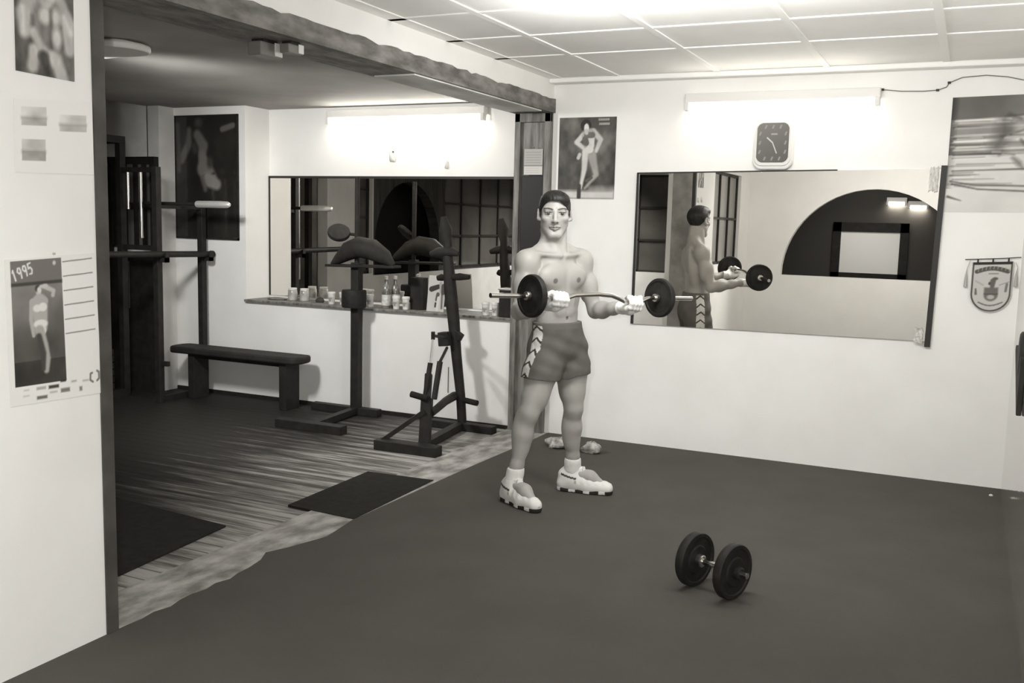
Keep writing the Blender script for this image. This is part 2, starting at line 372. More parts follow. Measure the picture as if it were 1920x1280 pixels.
# ------------------------------------------------------------------ mirrors
t = thing('wall_mirror', (1.635, -.02, .88), 'long frameless mirror on the back wall reflecting the lifter from behind', 'mirror')
b = MB(); ml = [(.664, .872), (2.606, .890), (2.624, 1.966), (.668, 1.934)]
b.prism(ml, 'Y', -.014, -.004); b.build('mirror_glass', M_MIRROR, t, smooth=False)
b = MB(); b.bar((2.612, -.012, .855), (2.632, -.012, 1.985), .034, .024, side=(0, 1, 0)); b.build('edge_strip', M_MULL, t, smooth=False)
b = MB(); b.bar((.660, -.012, .872), (.664, -.012, 1.938), .016, .024, side=(0, 1, 0)); b.bar((.66, -.012, 1.936), (2.0, -.012, 1.957), .024, .008, side=(0, 0, 1)); b.build('edge_strip', M_MULL, t, smooth=False)
t = thing('niche_mirror', (-1.6, NY, .9), 'wide mirror at the back of the left niche behind cups and bottles', 'mirror')
b = MB(); b.prism([(NX0, NZ + .02), (PW - .07, NZ + .02), (PW - .07, 1.925), (NX0, 1.915)], 'Y', NY - .012, NY - .002); b.build('mirror_glass', M_MIRROR, t, smooth=False)
b = MB(); b.box((NX0, NY - .016, 1.905), (PW - .07, NY - .002, 1.925)); b.box((NX0, NY - .016, NZ + .02), (NX0 + .014, NY - .002, 1.92)); b.build('edge_strip', M_MULL, t, smooth=False)
# reveal strip of the post beside the niche mirror and the ledge board
b = MB(); b.box((NX0 + .002, -.035, NZ - .02), (PW - .002, NY - .002, NZ)); o = b.build('shelf_board', M_WOOD, smooth=False, bevel=.004)
tag(o, 'dark wooden ledge board under the left mirror carrying cups and bottles', 'shelf')
# ------------------------------------------------------------------ printed things (the print is colour on a fine mesh)
class Canvas:
    """a print painted in greys; u to the right, v up, both in metres from the lower left corner"""
    def __init__(s, w, h, g, n=110):
        s.w, s.h = w, h; s.nx = max(8, int(n*w/max(w, h))); s.ny = max(8, int(n*h/max(w, h)))
        s.u, s.v = np.meshgrid(np.linspace(0, w, s.nx + 1), np.linspace(0, h, s.ny + 1)); s.g = np.full(s.u.shape, float(g)); s.px = max(w, h)/n
    def mix(s, d, g, soft=1.0, a=1.0):
        k = np.clip(.5 - d/(s.px*soft), 0, 1)*a; s.g = s.g*(1 - k) + g*k; return s
    def cap(s, pts, r, g, soft=1.0, a=1.0):
        pts = [(p[0]*s.w, p[1]*s.h) for p in pts]; rs = r if isinstance(r, (list, tuple)) else [r]*len(pts); D = np.full(s.u.shape, 9.)
        for (p, q, r0, r1) in zip(pts[:-1], pts[1:], rs[:-1], rs[1:]):
            dx, dy = q[0]-p[0], q[1]-p[1]; t = np.clip(((s.u-p[0])*dx + (s.v-p[1])*dy)/(dx*dx+dy*dy+1e-12), 0, 1)
            D = np.minimum(D, np.hypot(s.u-p[0]-t*dx, s.v-p[1]-t*dy) - (r0 + (r1-r0)*t)*s.w)
        return s.mix(D, g, soft, a)
    def ell(s, c, r, g, soft=1.0, a=1.0):
        q = np.hypot((s.u/s.w-c[0])/r[0], (s.v/s.h-c[1])/r[1]); return s.mix((q-1)*min(r[0]*s.w, r[1]*s.h), g, soft, a)
    def rect(s, a0, b0, a1, b1, g, soft=1.0, a=1.0):
        d = np.maximum(np.maximum(a0*s.w - s.u, s.u - a1*s.w), np.maximum(b0*s.h - s.v, s.v - b1*s.h)); return s.mix(d, g, soft, a)
    def noise(s, amp, cells=6, seed=1, sx=1.):
        rg = np.random.RandomState(seed)
        for o in range(3):
            c = cells*2**o; G = rg.uniform(-1, 1, (c + 2, max(2, int(c*sx)) + 2)); iu = s.u/s.w*(G.shape[1]-2); iv = s.v/s.h*(G.shape[0]-2)
            i, j = iv.astype(int), iu.astype(int); fy, fx = iv-i, iu-j; fy = fy*fy*(3-2*fy); fx = fx*fx*(3-2*fx)
            s.g += amp/2**o*((G[i, j]*(1-fx)+G[i, j+1]*fx)*(1-fy) + (G[i+1, j]*(1-fx)+G[i+1, j+1]*fx)*fy)
        return s
    def cols(s):
        g = np.clip(s.g, 0, 255)/255.; l = np.where(g <= .04045, g/12.92, ((g+.055)/1.055)**2.4)
        return np.stack([l*(1.015 + .075*(1-g)), l, l*(.968 - .10*(1-g)), np.ones_like(l)], -1).reshape(-1, 4).clip(0, 1)
def print_mesh(name, cv, corners, normal, m, parent=None, th=.002, keep=None):
    """corners: lower left, lower right, upper right, upper left as seen from the front"""
    ll, lr, ur, ul = [np.array(p, float) for p in corners]; U = (cv.u/cv.w)[..., None]; V = (cv.v/cv.h)[..., None]
    P = (ll*(1-U) + lr*U)*(1-V) + (ul*(1-U) + ur*U)*V; nrm = np.array(normal, float); ny, nx = cv.u.shape
    front = (P + nrm*th).reshape(-1, 3); back = P.reshape(-1, 3); n = nx*ny; F = []
    idx = np.arange(n).reshape(ny, nx)
    q = np.stack([idx[:-1, :-1], idx[:-1, 1:], idx[1:, 1:], idx[1:, :-1]], -1)
    if keep is not None:
        kk = keep(cv.u, cv.v); q = q[kk[:-1, :-1] & kk[:-1, 1:] & kk[1:, 1:] & kk[1:, :-1]]
    q = q.reshape(-1, 4); F = q.tolist()
    if keep is None:
        F.append([int(n + idx[0, 0]), int(n + idx[-1, 0]), int(n + idx[-1, -1]), int(n + idx[0, -1])])
        rim = list(idx[0, :]) + list(idx[1:, -1]) + list(idx[-1, ::-1][1:]) + list(idx[::-1, 0][1:-1]); L = len(rim)
        F += [[int(rim[(i+1) % L]), int(rim[i]), int(n + rim[i]), int(n + rim[(i+1) % L])] for i in range(L)]
    else:
        F += (q[:, ::-1] + n).tolist()
    c = cv.cols(); return mesh_obj(name, np.vstack([front, back]), F, m, parent, False, cols=np.vstack([c, c]), fix=False)
M_PRINT = mat_attr('printed_paper', .45, .25); M_GLOSSPRINT = mat_attr('glossy_print', .1, .5); M_CLOTHPRINT = mat_attr('printed_cloth', .9, .1)
def onwall(x0, x1, z0, z1, y=-.001): return [(x0, y, z0), (x1, y, z0), (x1, y, z1), (x0, y, z1)]
def onpart(y0, y1, z0, z1, x=.001): return [(x, y0, z0), (x, y1, z0), (x, y1, z1), (x, y0, z1)]
def L2(px, W, H, x0, y0): return [((x - x0)/W, 1 - (y - y0)/H) for x, y in px]
# poster of a posing woman between the post and the mirror
cv = Canvas(.434, .58, 92, 120).noise(34, 4, 3)
cv.rect(0, 0, 1, .10, 205, 6).rect(.55, .10, 1, .15, 190, 8, .6)
q = lambda *p: L2(p, 680, 990, 190, 130)
cv.ell(q((510, 230))[0], (.095, .075), 50)
cv.cap(q((600, 300), (690, 400), (640, 540)), [.05, .042, .03], 196, 2.5).cap(q((480, 345), (405, 430), (510, 520)), [.045, .042, .03], 205, 2.5)
cv.cap(q((545, 350), (555, 440), (560, 530)), [.12, .085, .09], 168, 4).cap(q((575, 380), (575, 470)), [.06, .06], 205).cap(q((505, 390), (520, 440)), [.05, .05], 105)
cv.cap(q((525, 345), (590, 345)), .05, 110)
cv.ell(q((517, 255))[0], (.042, .05), 226).cap(q((515, 290), (520, 320)), .03, 190)
cv.cap(q((515, 545), (505, 760), (480, 910), (470, 990)), [.06, .045, .03, .025], 208, 2.5).cap(q((595, 600), (650, 820), (610, 880), (520, 990)), [.075, .045, .03, .02], 160, 3)
cv.ell(q((560, 520))[0], (.07, .045), 214).cap(q((450, 960), (450, 1100)), .035, 60)
cv.cap(q((430, 620), (445, 580)), [.03, .03], 190).cap(q((540, 900), (600, 860)), [.03, .02], 90)
for (x0, x1, yv) in ((655, 785, 160), (665, 790, 212)):
    a = q((x0, yv + 14), (x1, yv - 14)); cv.rect(a[0][0], a[0][1], a[1][0], a[1][1], 168)
    for i in range(6): cv.rect(a[0][0] + .17*i/6*1.1, a[0][1], a[0][0] + .17*i/6*1.1 + .008, a[1][1], 100, 1, .7)
cv.noise(8, 10, 5)
o = print_mesh('bodybuilding_poster', cv, onwall(.048, .484, 1.752, 2.331), (0, -1, 0), M_PRINT)
tag(o, 'poster of a woman posing with hands on hips, between the dark post and the clock', 'poster')
# wide poster at the right, streaked print
cv = Canvas(.44, .69, 96, 130); n_ = np.random.RandomState(12)
cv.g += 40*np.clip((cv.u/cv.w - .35), 0, 1); cv.g = np.where(cv.v/cv.h < .80, cv.g*.2 + 150*.8, cv.g)
cv.g = np.where(cv.v/cv.h < .50, 218, cv.g); cv.noise(9, 5, 2, .5)
fade = lambda a, b: np.clip((cv.u/cv.w - a)/(b - a), 0, 1)
for i in range(46):
    v = n_.uniform(.22, .80); g = n_.choice([70, 90, 110, 190, 226, 230]) if v > .45 else n_.choice([120, 150, 226]); th = n_.uniform(.003, .010); l = n_.uniform(.2, .75); s0 = n_.uniform(.0, .12)
    cv.cap([(s0, v), (s0 + l, v + n_.uniform(-.005, .01))], [th, th*.3], g, 2, .75)
for v, g, th in ((.795, 230, .022), (.615, 232, .026), (.50, 62, .014), (.36, 70, .009), (.665, 205, .016), (.73, 186, .014), (.54, 226, .014)): cv.cap([(.06, v), (1, v + .012)], [th*.5, th], g, 2)
cv.cap([(.05, .27), (.35, .235), (1, .225)], .008, 80, 2).cap([(.07, .245), (.4, .20), (1, .18)], .008, 70, 2).cap([(.03, .135), (.2, .10)], [.014, .003], 70, 2)
cv.cap([(.66, .80), (.68, .68), (.60, .57)], [.05, .11, .07], 92, 16, .9).cap([(.86, .71), (1, .66)], [.04, .09], 212, 12, .8).cap([(.78, .53), (.98, .50)], [.05, .08], 212, 12, .8).cap([(.72, .835), (.86, .80)], [.02, .012], 70, 5, .8)
cv.cap([(.80, .47), (.88, .42), (.93, .38)], [.014, .03, .01], 100, 6, .9).cap([(.88, .62), (.97, .56), (1, .46)], [.012, .018, .02], 84, 4, .9).cap([(.74, .66), (.90, .70)], [.012, .006], 80, 4, .8)
for i in range(14):
    v = n_.uniform(.46, .84); u = n_.uniform(.5, .8); cv.cap([(u, v), (u + n_.uniform(.1, .35), v + n_.uniform(-.02, .02))], [.009, .004], n_.choice([70, 225, 215]), 3, .6)
cv.g -= 60*np.clip(1 - cv.u/cv.w/.10, 0, 1)*(cv.v/cv.h > .2)
o = print_mesh('streaked_poster', cv, [(2.648, -.001, 1.702), (3.092, -.001, 1.707), (3.092, -.001, 2.404), (2.649, -.001, 2.395)], (0, -1, 0), M_PRINT)
tag(o, 'large poster with horizontal light streaks and dark top, right of the mirror', 'poster')
# pennant with crest, hanging from a thin rod
t = thing('pennant', (2.94, -.012, 1.40), 'small shield-shaped pennant with a crest hanging from a thin rod under the streaked poster', 'pennant')
W, H = .226, .31; cv = Canvas(W, H, 196, 110)
def shield(u, v, m=0.): 
    r = W/2 - m; cy = W/2*1.0; return np.where(v > cy, np.abs(u - W/2) - r, np.hypot(u - W/2, (v - cy)*1.0) - r)
d = shield(cv.u, cv.v); cv.mix(np.abs(d + .008) - .0045, 84, 1.2).rect(.02, .945, .98, 1, 60)
xs = np.linspace(.13, .88, 9)
for a, c in zip(xs[:-1], xs[1:]): cv.cap([(a, .80 + .07*math.sin((a-.1)/.8*math.pi)), (c, .80 + .07*math.sin((c-.1)/.8*math.pi))], .055, 92, 2)
for a in xs: cv.cap([(a + .03, .80 + .06*math.sin((a-.1)/.8*math.pi)), (a + .04, .85 + .06*math.sin((a-.1)/.8*math.pi))], .009, 170, 1.5, .8)
cv.rect(.42, .755, .66, .775, 130, 2)
cv.cap([(.54, .62), (.53, .50)], [.07, .05], 105, 3).ell((.59, .665), (.07, .03), 100, 2).ell((.46, .57), (.03, .03), 80, 2)
cv.rect(.34, .36, .68, .49, 112, 4).ell((.51, .34), (.17, .12), 112, 4).ell((.51, .30), (.09, .045), 180, 3).cap([(.36, .36), (.66, .36)], .012, 80, 2)
cv.cap([(.12, .62), (.30, .54)], .02, 170, 3).cap([(.13, .46), (.14, .36)], [.02, .03], 110, 2).cap([(.88, .56), (.86, .42)], [.03, .03], 120, 2).cap([(.70, .54), (.92, .60)], .012, 150, 2)
xs = np.linspace(.22, .80, 7)
for a, c in zip(xs[:-1], xs[1:]): cv.cap([(a, .20 - .07*math.sin((a-.2)/.6*math.pi)), (c, .20 - .07*math.sin((c-.2)/.6*math.pi))], .016, 112, 2)
o = print_mesh('cloth', cv, [(2.832, -.014, 1.094), (3.058, -.014, 1.100), (3.058, -.014, 1.412), (2.832, -.014, 1.398)], (0, -1, 0), M_CLOTHPRINT, t, keep=lambda u, v: shield(u, v) < .001)
b = MB(); b.tube([(2.79, -.016, 1.413), (3.0, -.016, 1.428), (XR - .004, -.016, 1.438)], .0028, 8); b.build('rod', M_MULL, t)
for x in (2.862, 2.945, 3.03):
    z = 1.413 + (x - 2.79)*.075; b = MB(); b.tube([(x, -.016, z), (x, -.016, z - .024)], .0045, 8); b.build('loop', M_MULL, t)
for x in (2.806, 3.082):
    b = MB(); z = 1.36 if x < 2.9 else 1.375; b.tube([(x + .012*(1 if x < 2.9 else -1), -.016, 1.405), (x, -.016, z), (x - .004, -.016, z - .03)], [.0015, .002, .004], 8); b.lathe([(.004, 0), (.008, -.03), (.011, -.085), (.0, -.088)], (x - .004, -.016, z - .03), n=12); b.build('tassel', mat('grey_fringe', 176, .9), t)
# square clock
t = thing('wall_clock', (1.572, -.01, 2.0), 'white square wall clock with rounded corners and a dark face above the mirror', 'clock')
def rrect(cx, cz, w, h, r, n=7):
    return [(cx + sx*(w/2 - r) + r*math.cos(a), cz + sz*(h/2 - r) + r*math.sin(a)) for sx, sz, a0 in ((1, 1, 0), (-1, 1, 90), (-1, -1, 180), (1, -1, 270)) for a in [math.radians(a0 + 90*i/n) for i in range(n + 1)]]
b = MB(); b.prism(rrect(1.588, 2.120, .262, .322, .06), 'Y', -.045, -.002); b.build('case', M_PLASTIC, t, bevel=.008)
b = MB(); b.prism(rrect(1.588, 2.126, .236, .288, .05), 'Y', -.054, -.045); b.build('bezel', M_PLASTIC, t, bevel=.004)
cw, ch = .206, .256; cv = Canvas(cw, ch, 92, 90); cv.g += 26*(cv.v/ch - .3) + 14*(1 - cv.u/cw); 
import itertools
for a in range(12):
    th = math.radians(90 - 30*a - 30); c_, s_ = math.cos(th), math.sin(th); k_ = .40/max(abs(c_), abs(s_)); cu, cvv = .5 + k_*c_, .5 + k_*s_
    cv.cap([(cu - .015, cvv - .03), (cu + .012, cvv + .03)], .026, 152, 1.5, .85)
cv.rect(.44, .70, .64, .735, 170, 1.5)
dial = print_mesh('dial', cv, [(1.588-cw/2, -.0545, 2.132-ch/2), (1.588+cw/2, -.0545, 2.132-ch/2), (1.588+cw/2, -.0545, 2.132+ch/2), (1.588-cw/2, -.0545, 2.132+ch/2)], (0, -1, 0), M_PRINT, t, th=.001,
               keep=lambda u, v: np.hypot(np.maximum(np.abs(u-cw/2)-cw/2+.04, 0), np.maximum(np.abs(v-ch/2)-ch/2+.04, 0)) < .041)
M_HAND = mat('pale_clock_hand', 200, .5)
b = MB(); b.bar((1.588, -.058, 2.132), (1.550, -.058, 2.166), .009, .002, side=(0, 1, 0)); b.build('hour_hand', M_HAND, dial, smooth=False)
b = MB(); b.bar((1.588, -.060, 2.132), (1.617, -.060, 2.062), .007, .002, side=(0, 1, 0)); b.build('minute_hand', M_HAND, dial, smooth=False)
# tube lamps over both mirrors
def tube_lamp(x0, x1, z, y, label, glow, s=-1):
    t = thing('tube_lamp', ((x0+x1)/2, y, z), label, 'lamp', None)
    b = MB(); b.box((x0, y + s*.07, z + .045), (x1, y + s*.002, z + .11)); b.build('housing', M_PLASTIC, t, smooth=False, bevel=.006)
    b = MB(); b.cyl((x0 + .03, y + s*.055, z + .02), (x1 - .03, y + s*.055, z + .02), .018); b.build('tube', mat_emit('tube_glow_%d' % glow, 225, glow), t)
    for x in (x0, x1 - .03):
        b = MB(); b.box((x, y + s*.085, z - .004), (x + .03, y + s*.025, z + .05)); b.build('end_cap', M_PLASTIC, t, smooth=False, bevel=.004)
tube_lamp(.99, 2.235, 2.355, 0, 'long fluorescent tube lamp on the wall above the clock and mirror', 17)
tube_lamp(-2.20, -.70, 2.36, NY, 'long fluorescent tube lamp on the wall above the left mirror niche', 36)
# loose cable with clips
t = thing('power_cable', (2.6, -.006, 2.45), 'thin dark cable looping along the wall above the streaked poster', 'cable')
pts = [atY(*p, -.008) for p in ((1655, 168), (1690, 171), (1730, 171), (1758, 169), (1775, 163), (1780, 155), (1805, 145), (1850, 141), (1890, 144), (1920, 150))]
b = MB(); b.tube([tuple(p) for p in pts], .003, 8); b.build('wire', mat('grey_flex', 120, .6), t)
for i in (0, 3, 5):
    p = pts[i]; b = MB(); b.box(p - np.array([.009, .007, .007]), p + np.array([.009, .006, .007])); b.build('clip', M_MULL, t, bevel=.002)
# papers tucked at the mirror's right corners
def crumple(name, c, sx, sy, sz, seed, m, label, cat):
    rg = np.random.RandomState(seed); b = MB(); n = 9; vs = []; fs = []
    for i in range(n + 1):
        for j in range(n + 1):
            u, v = i/n*2 - 1, j/n*2 - 1
            vs.append((c[0] + u*sx + rg.uniform(-.12, .12)*sx, c[1] - sy*(.35 + .65*abs(math.sin(3.1*u + 2*v + seed))*rg.uniform(.6, 1)), c[2] + v*sz + rg.uniform(-.12, .12)*sz))
    for i in range(n):
        for j in range(n): fs.append((i*(n+1)+j, (i+1)*(n+1)+j, (i+1)*(n+1)+j+1, i*(n+1)+j+1))
    o = mesh_obj(name, vs, fs, m, None, False); s = o.modifiers.new('solid', 'SOLIDIFY'); s.thickness = .002
    return tag(o, label, cat)
crumple('paper_scrap', (2.558, -.018, .925), .024, .03, .045, 3, M_PAPER, 'crumpled white paper tucked into the lower right corner of the mirror', 'paper')
crumple('paper_scrap', (2.578, -.018, 1.90), .026, .03, .075, 5, M_PAPER, 'crumpled white paper tucked into the upper right corner of the mirror', 'paper')
# two trinkets on the wall over the left mirror
def trinket(px, label, s, tilt):
    c = atY(*px, NY - .004); t = thing('wall_hook', tuple(c), label, 'hook')
    b = MB(); b.lathe([(.001, .055*s), (.006*s, .045*s), (.014*s, .01*s), (.020*s, -.025*s), (.016*s, -.036*s), (.001, -.04*s)], c + np.array([0, -.02*s, 0]), (math.sin(tilt), 0, math.cos(tilt)), n=12); b.build('knob', mat('pale_grey_putty', 196, .5), t)
    b = MB(); b.cyl(c + np.array([.0, 0, .03*s]), c + np.array([0, -.022*s, .02*s]), .006*s, n=10); b.build('stem', M_MULL, t)
trinket((737, 293), 'larger pale pear-shaped hook on the wall above the left mirror', 1.25, -.25)
trinket((839, 310), 'small pale hook on the wall above the left mirror, nearer the post', .75, .1)
# notice and dark panel on the post
t = thing('wall_notice', (-.125, -.05, 2.0), 'paper notice hanging on a nail on the dark post', 'notice')
cv = Canvas(.148, .19, 176, 70).rect(0, .0, 1, .32, 206, 2).rect(0, .34, 1, .37, 120, 1)
for v in (.46, .56, .66, .76, .86): cv.rect(.08, v, .9, v + .02, 128, 1.5, .7)
for v in (.08, .16, .24): cv.rect(.08, v, .8, v + .015, 160, 1.5, .7)
print_mesh('sheet', cv, onwall(-.205, -.057, 1.921, 2.107, -.0515), (0, -1, 0), M_PRINT, t)
b = MB(); b.cyl((-.128, -.05, 2.115), (-.128, -.07, 2.12), .004, n=8); b.build('nail', M_STEEL, t)
b = MB(); b.box((-.225, -.047, 1.15), (-.055, -.021, 1.915)); o = b.build('dark_panel', mat('black_lacquer', 34, .5), smooth=False, bevel=.003); tag(o, 'narrow black panel on the post below the paper notice', 'panel')
# partition: big poster, sheet of photographs, calendar
W, H = .228, .46; cv = Canvas(W, H, 98, 130).noise(24, 4, 7)
q = lambda *p: [((x - 105)/430., 1 - (y + 310)/900.) for x, y in p]
cv.cap(q((200, 130), (170, 200), (170, 330)), [.13, .12, .09], 176, 4.5).cap(q((160, 170), (165, 330)), [.03, .03], 214, 4.5)
cv.cap(q((430, 150), (490, 240), (500, 400)), [.13, .12, .09], 186, 4.5).cap(q((455, 190), (510, 290)), [.04, .04], 214, 4.5)
cv.cap(q((260, 130), (400, 130)), [.17, .17], 168, 4.5).cap(q((330, 200), (350, 470)), [.24, .20], 128, 6)
cv.ell(q((320, 205))[0], (.10, .06), 196, 4.5).ell(q((400, 210))[0], (.075, .06), 200, 4.5).cap(q((360, 110), (365, 420)), [.018, .02], 90, 4.5).ell(q((405, 340))[0], (.08, .07), 206, 4.5).ell(q((300, 335))[0], (.07, .06), 130, 4.5)
cv.cap(q((320, -20), (330, 110)), [.10, .12], 178, 4.5).cap(q((380, -20), (372, 90)), [.04, .05], 206, 4.5).ell(q((345, -110))[0], (.17, .11), 170, 4.5).ell(q((345, -170))[0], (.18, .06), 56, 4.5)
cv.cap(q((230, 320), (290, 410), (350, 450)), [.07, .06, .06], 180, 4.5).ell(q((370, 470))[0], (.06, .05), 208, 4.5)
cv.cap(q((235, 430), (225, 540)), [.08, .09], 186, 4.5).cap(q((400, 470), (440, 590)), [.09, .11], 182, 4.5).cap(q((305, 470), (330, 560)), [.09, .06], 66, 4.5)
cv.noise(14, 9, 21)
o = print_mesh('muscle_poster', cv, [(.001, -4.430, 2.015), (.001, -4.204, 2.010), (.001, -4.196, 2.49), (.001, -4.424, 2.45)], (1, 0, 0), M_PRINT)
tag(o, 'poster of a bare-chested bodybuilder at the top of the near white wall', 'poster')
W, H = .31, .235; cv = Canvas(W, H, 240, 100); 
def photo(u0, v0, u1, v1, seed, g=176):
    d0 = Canvas(W, H, g, 100).noise(26, 4, seed); k = (cv.u/W > u0) & (cv.u/W < u1) & (cv.v/H > v0) & (cv.v/H < v1); fl = (cv.v/H < v0 + (v1-v0)*.45); cv.g = np.where(k, np.where(fl, d0.g - 14, d0.g + 14), cv.g)
    cv.rect(u0, v0 + (v1-v0)*.36, u1, v0 + (v1-v0)*.5, 150, 3, .5)
photo(.08, .64, .40, .90, 2, 206); photo(.55, .58, .92, .80, 5, 206); photo(.08, .16, .38, .46, 9, 198)
o = print_mesh('photo_sheet', cv, [(.001, -4.447, 1.69), (.001, YE - .003, 1.70), (.001, YE - .003, 1.952), (.001, -4.442, 1.925)], (1, 0, 0), M_PRINT)
tag(o, 'pale sheet with three small faded photographs on the near white wall', 'paper')
W, H = .372, .50; cv = Canvas(W, H, 238, 190)
q = lambda *p: [((x - 20)/(740. + 0*x), 1 - (y - 100)/1110.) for x, y in p]
a0, b0 = .055, .13; a1, b1 = .60, .985
k = (cv.u/W > a0) & (cv.u/W < a1) & (cv.v/H > b0) & (cv.v/H < b1); nz = Canvas(W, H, 0, 190).noise(12, 5, 4).g
pic = 88 + 45*np.clip((cv.v/H - .42)/.4, 0, 1)*(cv.v/H < .82) - 24*(cv.v/H < .30) + nz; pic = np.where(cv.v/H > .835, 118, pic); cv.g = np.where(k, pic, cv.g)
cv.rect(a0, .815, a1, .838, 70, 2)
fg = lambda pts, r, g, s=2: cv.cap(pts, r, g, s)
fg([(.335, .765), (.345, .70)], [.025, .025], 200); cv.ell((.335, .79), (.035, .025), 70, 2).ell((.345, .778), (.024, .022), 214, 2); fg([(.40, .80), (.50, .765), (.49, .735)], [.022, .02, .02], 190); fg([(.36, .80), (.42, .802)], [.015, .02], 200)
fg([(.27, .70), (.40, .70)], .035, 180); fg([(.345, .69), (.345, .52)], [.085, .07], 176, 3); fg([(.26, .69), (.245, .58), (.265, .47)], [.026, .022, .018], 176); cv.ell((.315, .655), (.045, .026), 222, 2).ell((.375, .66), (.045, .03), 226, 2); cv.ell((.345, .545), (.075, .03), 226, 2); cv.ell((.36, .50), (.04, .035), 224, 2)
fg([(.33, .50), (.37, .40), (.40, .30), (.385, .22)], [.05, .045, .035, .028], 170, 3); fg([(.32, .46), (.36, .34), (.355, .23)], [.03, .03, .02], 74, 3)
# the year, slanting
def glyph(chars, x, y, s, ang, g, cv, wdt):
    G = {'1': [[(.3, .8), (.5, 1), (.5, 0)]], '9': [[(.85, .6), (.5, .45), (.15, .7), (.4, 1), (.8, .95), (.85, .6), (.7, 0)]], '5': [[(.85, 1), (.25, 1), (.2, .55), (.6, .62), (.85, .35), (.6, 0), (.15, .05)]]}
    ca, sa = math.cos(ang), math.sin(ang)
    for i, ch in enumerate(chars):
        for st in G[ch]:
            cv.cap([((x + (i*.92 + p[0]*.78)*s*ca - p[1]*1.55*s*sa)/W, (y + (i*.92 + p[0]*.78)*s*sa + p[1]*1.55*s*ca)/H) for p in st], wdt, g, 1.2)
glyph('1995', .030, .425, .0235, .30, 236, cv, .0075)
cv.ell((.52, .955), (.018, .015), 206, 2)
for i, v in enumerate((.965, .865, .765, .665, .565, .465)): cv.cap([(.615, v - .008), (.955, v)], .0035, 74, 1.2)
for (u, v, w_, h_, g) in ((.27, .10, .10, .02, 180), (.40, .098, .11, .022, 66), (.53, .128, .06, .012, 50), (.27, .035, .11, .022, 110), (.53, .062, .10, .028, 128), (.41, .06, .08, .012, 186), (.65, .115, .06, .012, 176), (.78, .108, .07, .010, 180), (.74, .055, .03, .03, 130), (.13, .06, .06, .008, 190), (.14, .10, .05, .008, 196)): cv.rect(u, v - h_/2, u + w_, v + h_/2, g, 2)
cv.cap([(.895, .155), (.875, .15), (.87, .105), (.90, .09)], .010, 120, 1.2).cap([(.955, .165), (.975, .155), (.975, .11), (.95, .095)], .010, 120, 1.2)
t = thing('wall_calendar', (.001, -4.30, 1.40), 'paper wall calendar with a woman in a white bikini on the near white wall', 'calendar')
print_mesh('page', cv, [(.001, -4.495, .925), (.001, YE + .006, .918), (.001, YE - .008, 1.425), (.001, -4.497, 1.408)], (1, 0, 0), M_PRINT, t)
b = MB(); b.cyl((.0, -4.31, 1.425), (.008, -4.31, 1.425), .004, n=8); b.build('nail', M_STEEL, t)
# framed poster in the left room
t = thing('framed_poster', (-3.28, -.01, 1.36), 'dark glossy poster of a muscular figure on the left room wall beside the niche', 'poster')
W, H = .70, 1.06; cv = Canvas(W, H, 42, 130).noise(5, 5, 3); q = lambda *p: L2(p, 525, 1010, 90, 125)
cv.ell(q((290, 180))[0], (.06, .035), 74, 5).cap(q((280, 280), (330, 370), (320, 450)), [.06, .075, .06], 100, 4).cap(q((320, 440), (340, 560), (390, 640)), [.05, .12, .10], 112, 4).ell(q((385, 510))[0], (.05, .045), 66, 4).cap(q((330, 620), (420, 600)), .012, 50, 2).cap(q((370, 650), (440, 690)), [.09, .07], 132, 4).cap(q((320, 640), (345, 730)), [.03, .03], 92, 4)
cv.cap(q((210, 240), (205, 360), (140, 480)), [.035, .05, .06], 96, 4).cap(q((110, 200), (115, 330)), [.04, .03], 72, 4).cap(q((120, 360), (120, 570)), [.03, .03], 76, 4).cap(q((250, 370), (260, 410)), .04, 62, 4)
a = q((480, 245), (590, 205)); cv.cap([(a[0][0] + .02, a[0][1] + .005), (a[1][0] - .02, a[1][1] - .005)], .035, 98, 2)
print_mesh('print', cv, [(-3.635, -.012, 1.362), (-2.932, -.012, 1.372), (-2.932, -.012, 2.424), (-3.632, -.012, 2.424)], (0, -1, 0), M_GLOSSPRINT, t)
b = MB()
for p, q_ in (((-3.64, 1.358), (-3.63, 2.43)), ((-2.94, 1.358), (-2.926, 2.43)), ((-3.64, 1.356), (-2.926, 1.370)), ((-3.64, 2.42), (-2.926, 2.43))): b.box((p[0], -.018, p[1]), (q_[0], -.002, q_[1]))
b.build('frame', M_BLACK, t, smooth=False)
# small spot fittings under the beam
def spot(px, label, sc, out):
    c = atZ(*px, 2.366); t = thing('beam_spotlight', tuple(c), label, 'lamp')
    b = MB(); b.box((c[0] - .035*sc, c[1] - .05*sc, 2.35), (c[0] + .035*sc, c[1] + .05*sc, 2.366)); b.build('bracket', M_BLACK, t, smooth=False, bevel=.003)
    b = MB(); b.box((c[0] - .035*sc, c[1] - .075*sc, 2.366 - .075*sc), (c[0] + .04*sc, c[1] + .075*sc, 2.353)); b.build('housing', mat('grey_metal_box', 118, .4, spec=.5), t, smooth=False, bevel=.006)
    b = MB(); b.box((c[0] + .041*sc, c[1] + .02*sc, 2.366 - .068*sc), (c[0] + .046*sc, c[1] + .07*sc, 2.356)); b.build('lens', mat('pale_lens', 226, .2), t, smooth=False)
spot((496, 76), 'boxy spotlight under the beam with a bright lens, nearer the photographer', 1.0, 1)
spot((546, 79), 'smaller boxy spotlight under the beam, farther from the photographer', .72, 1)
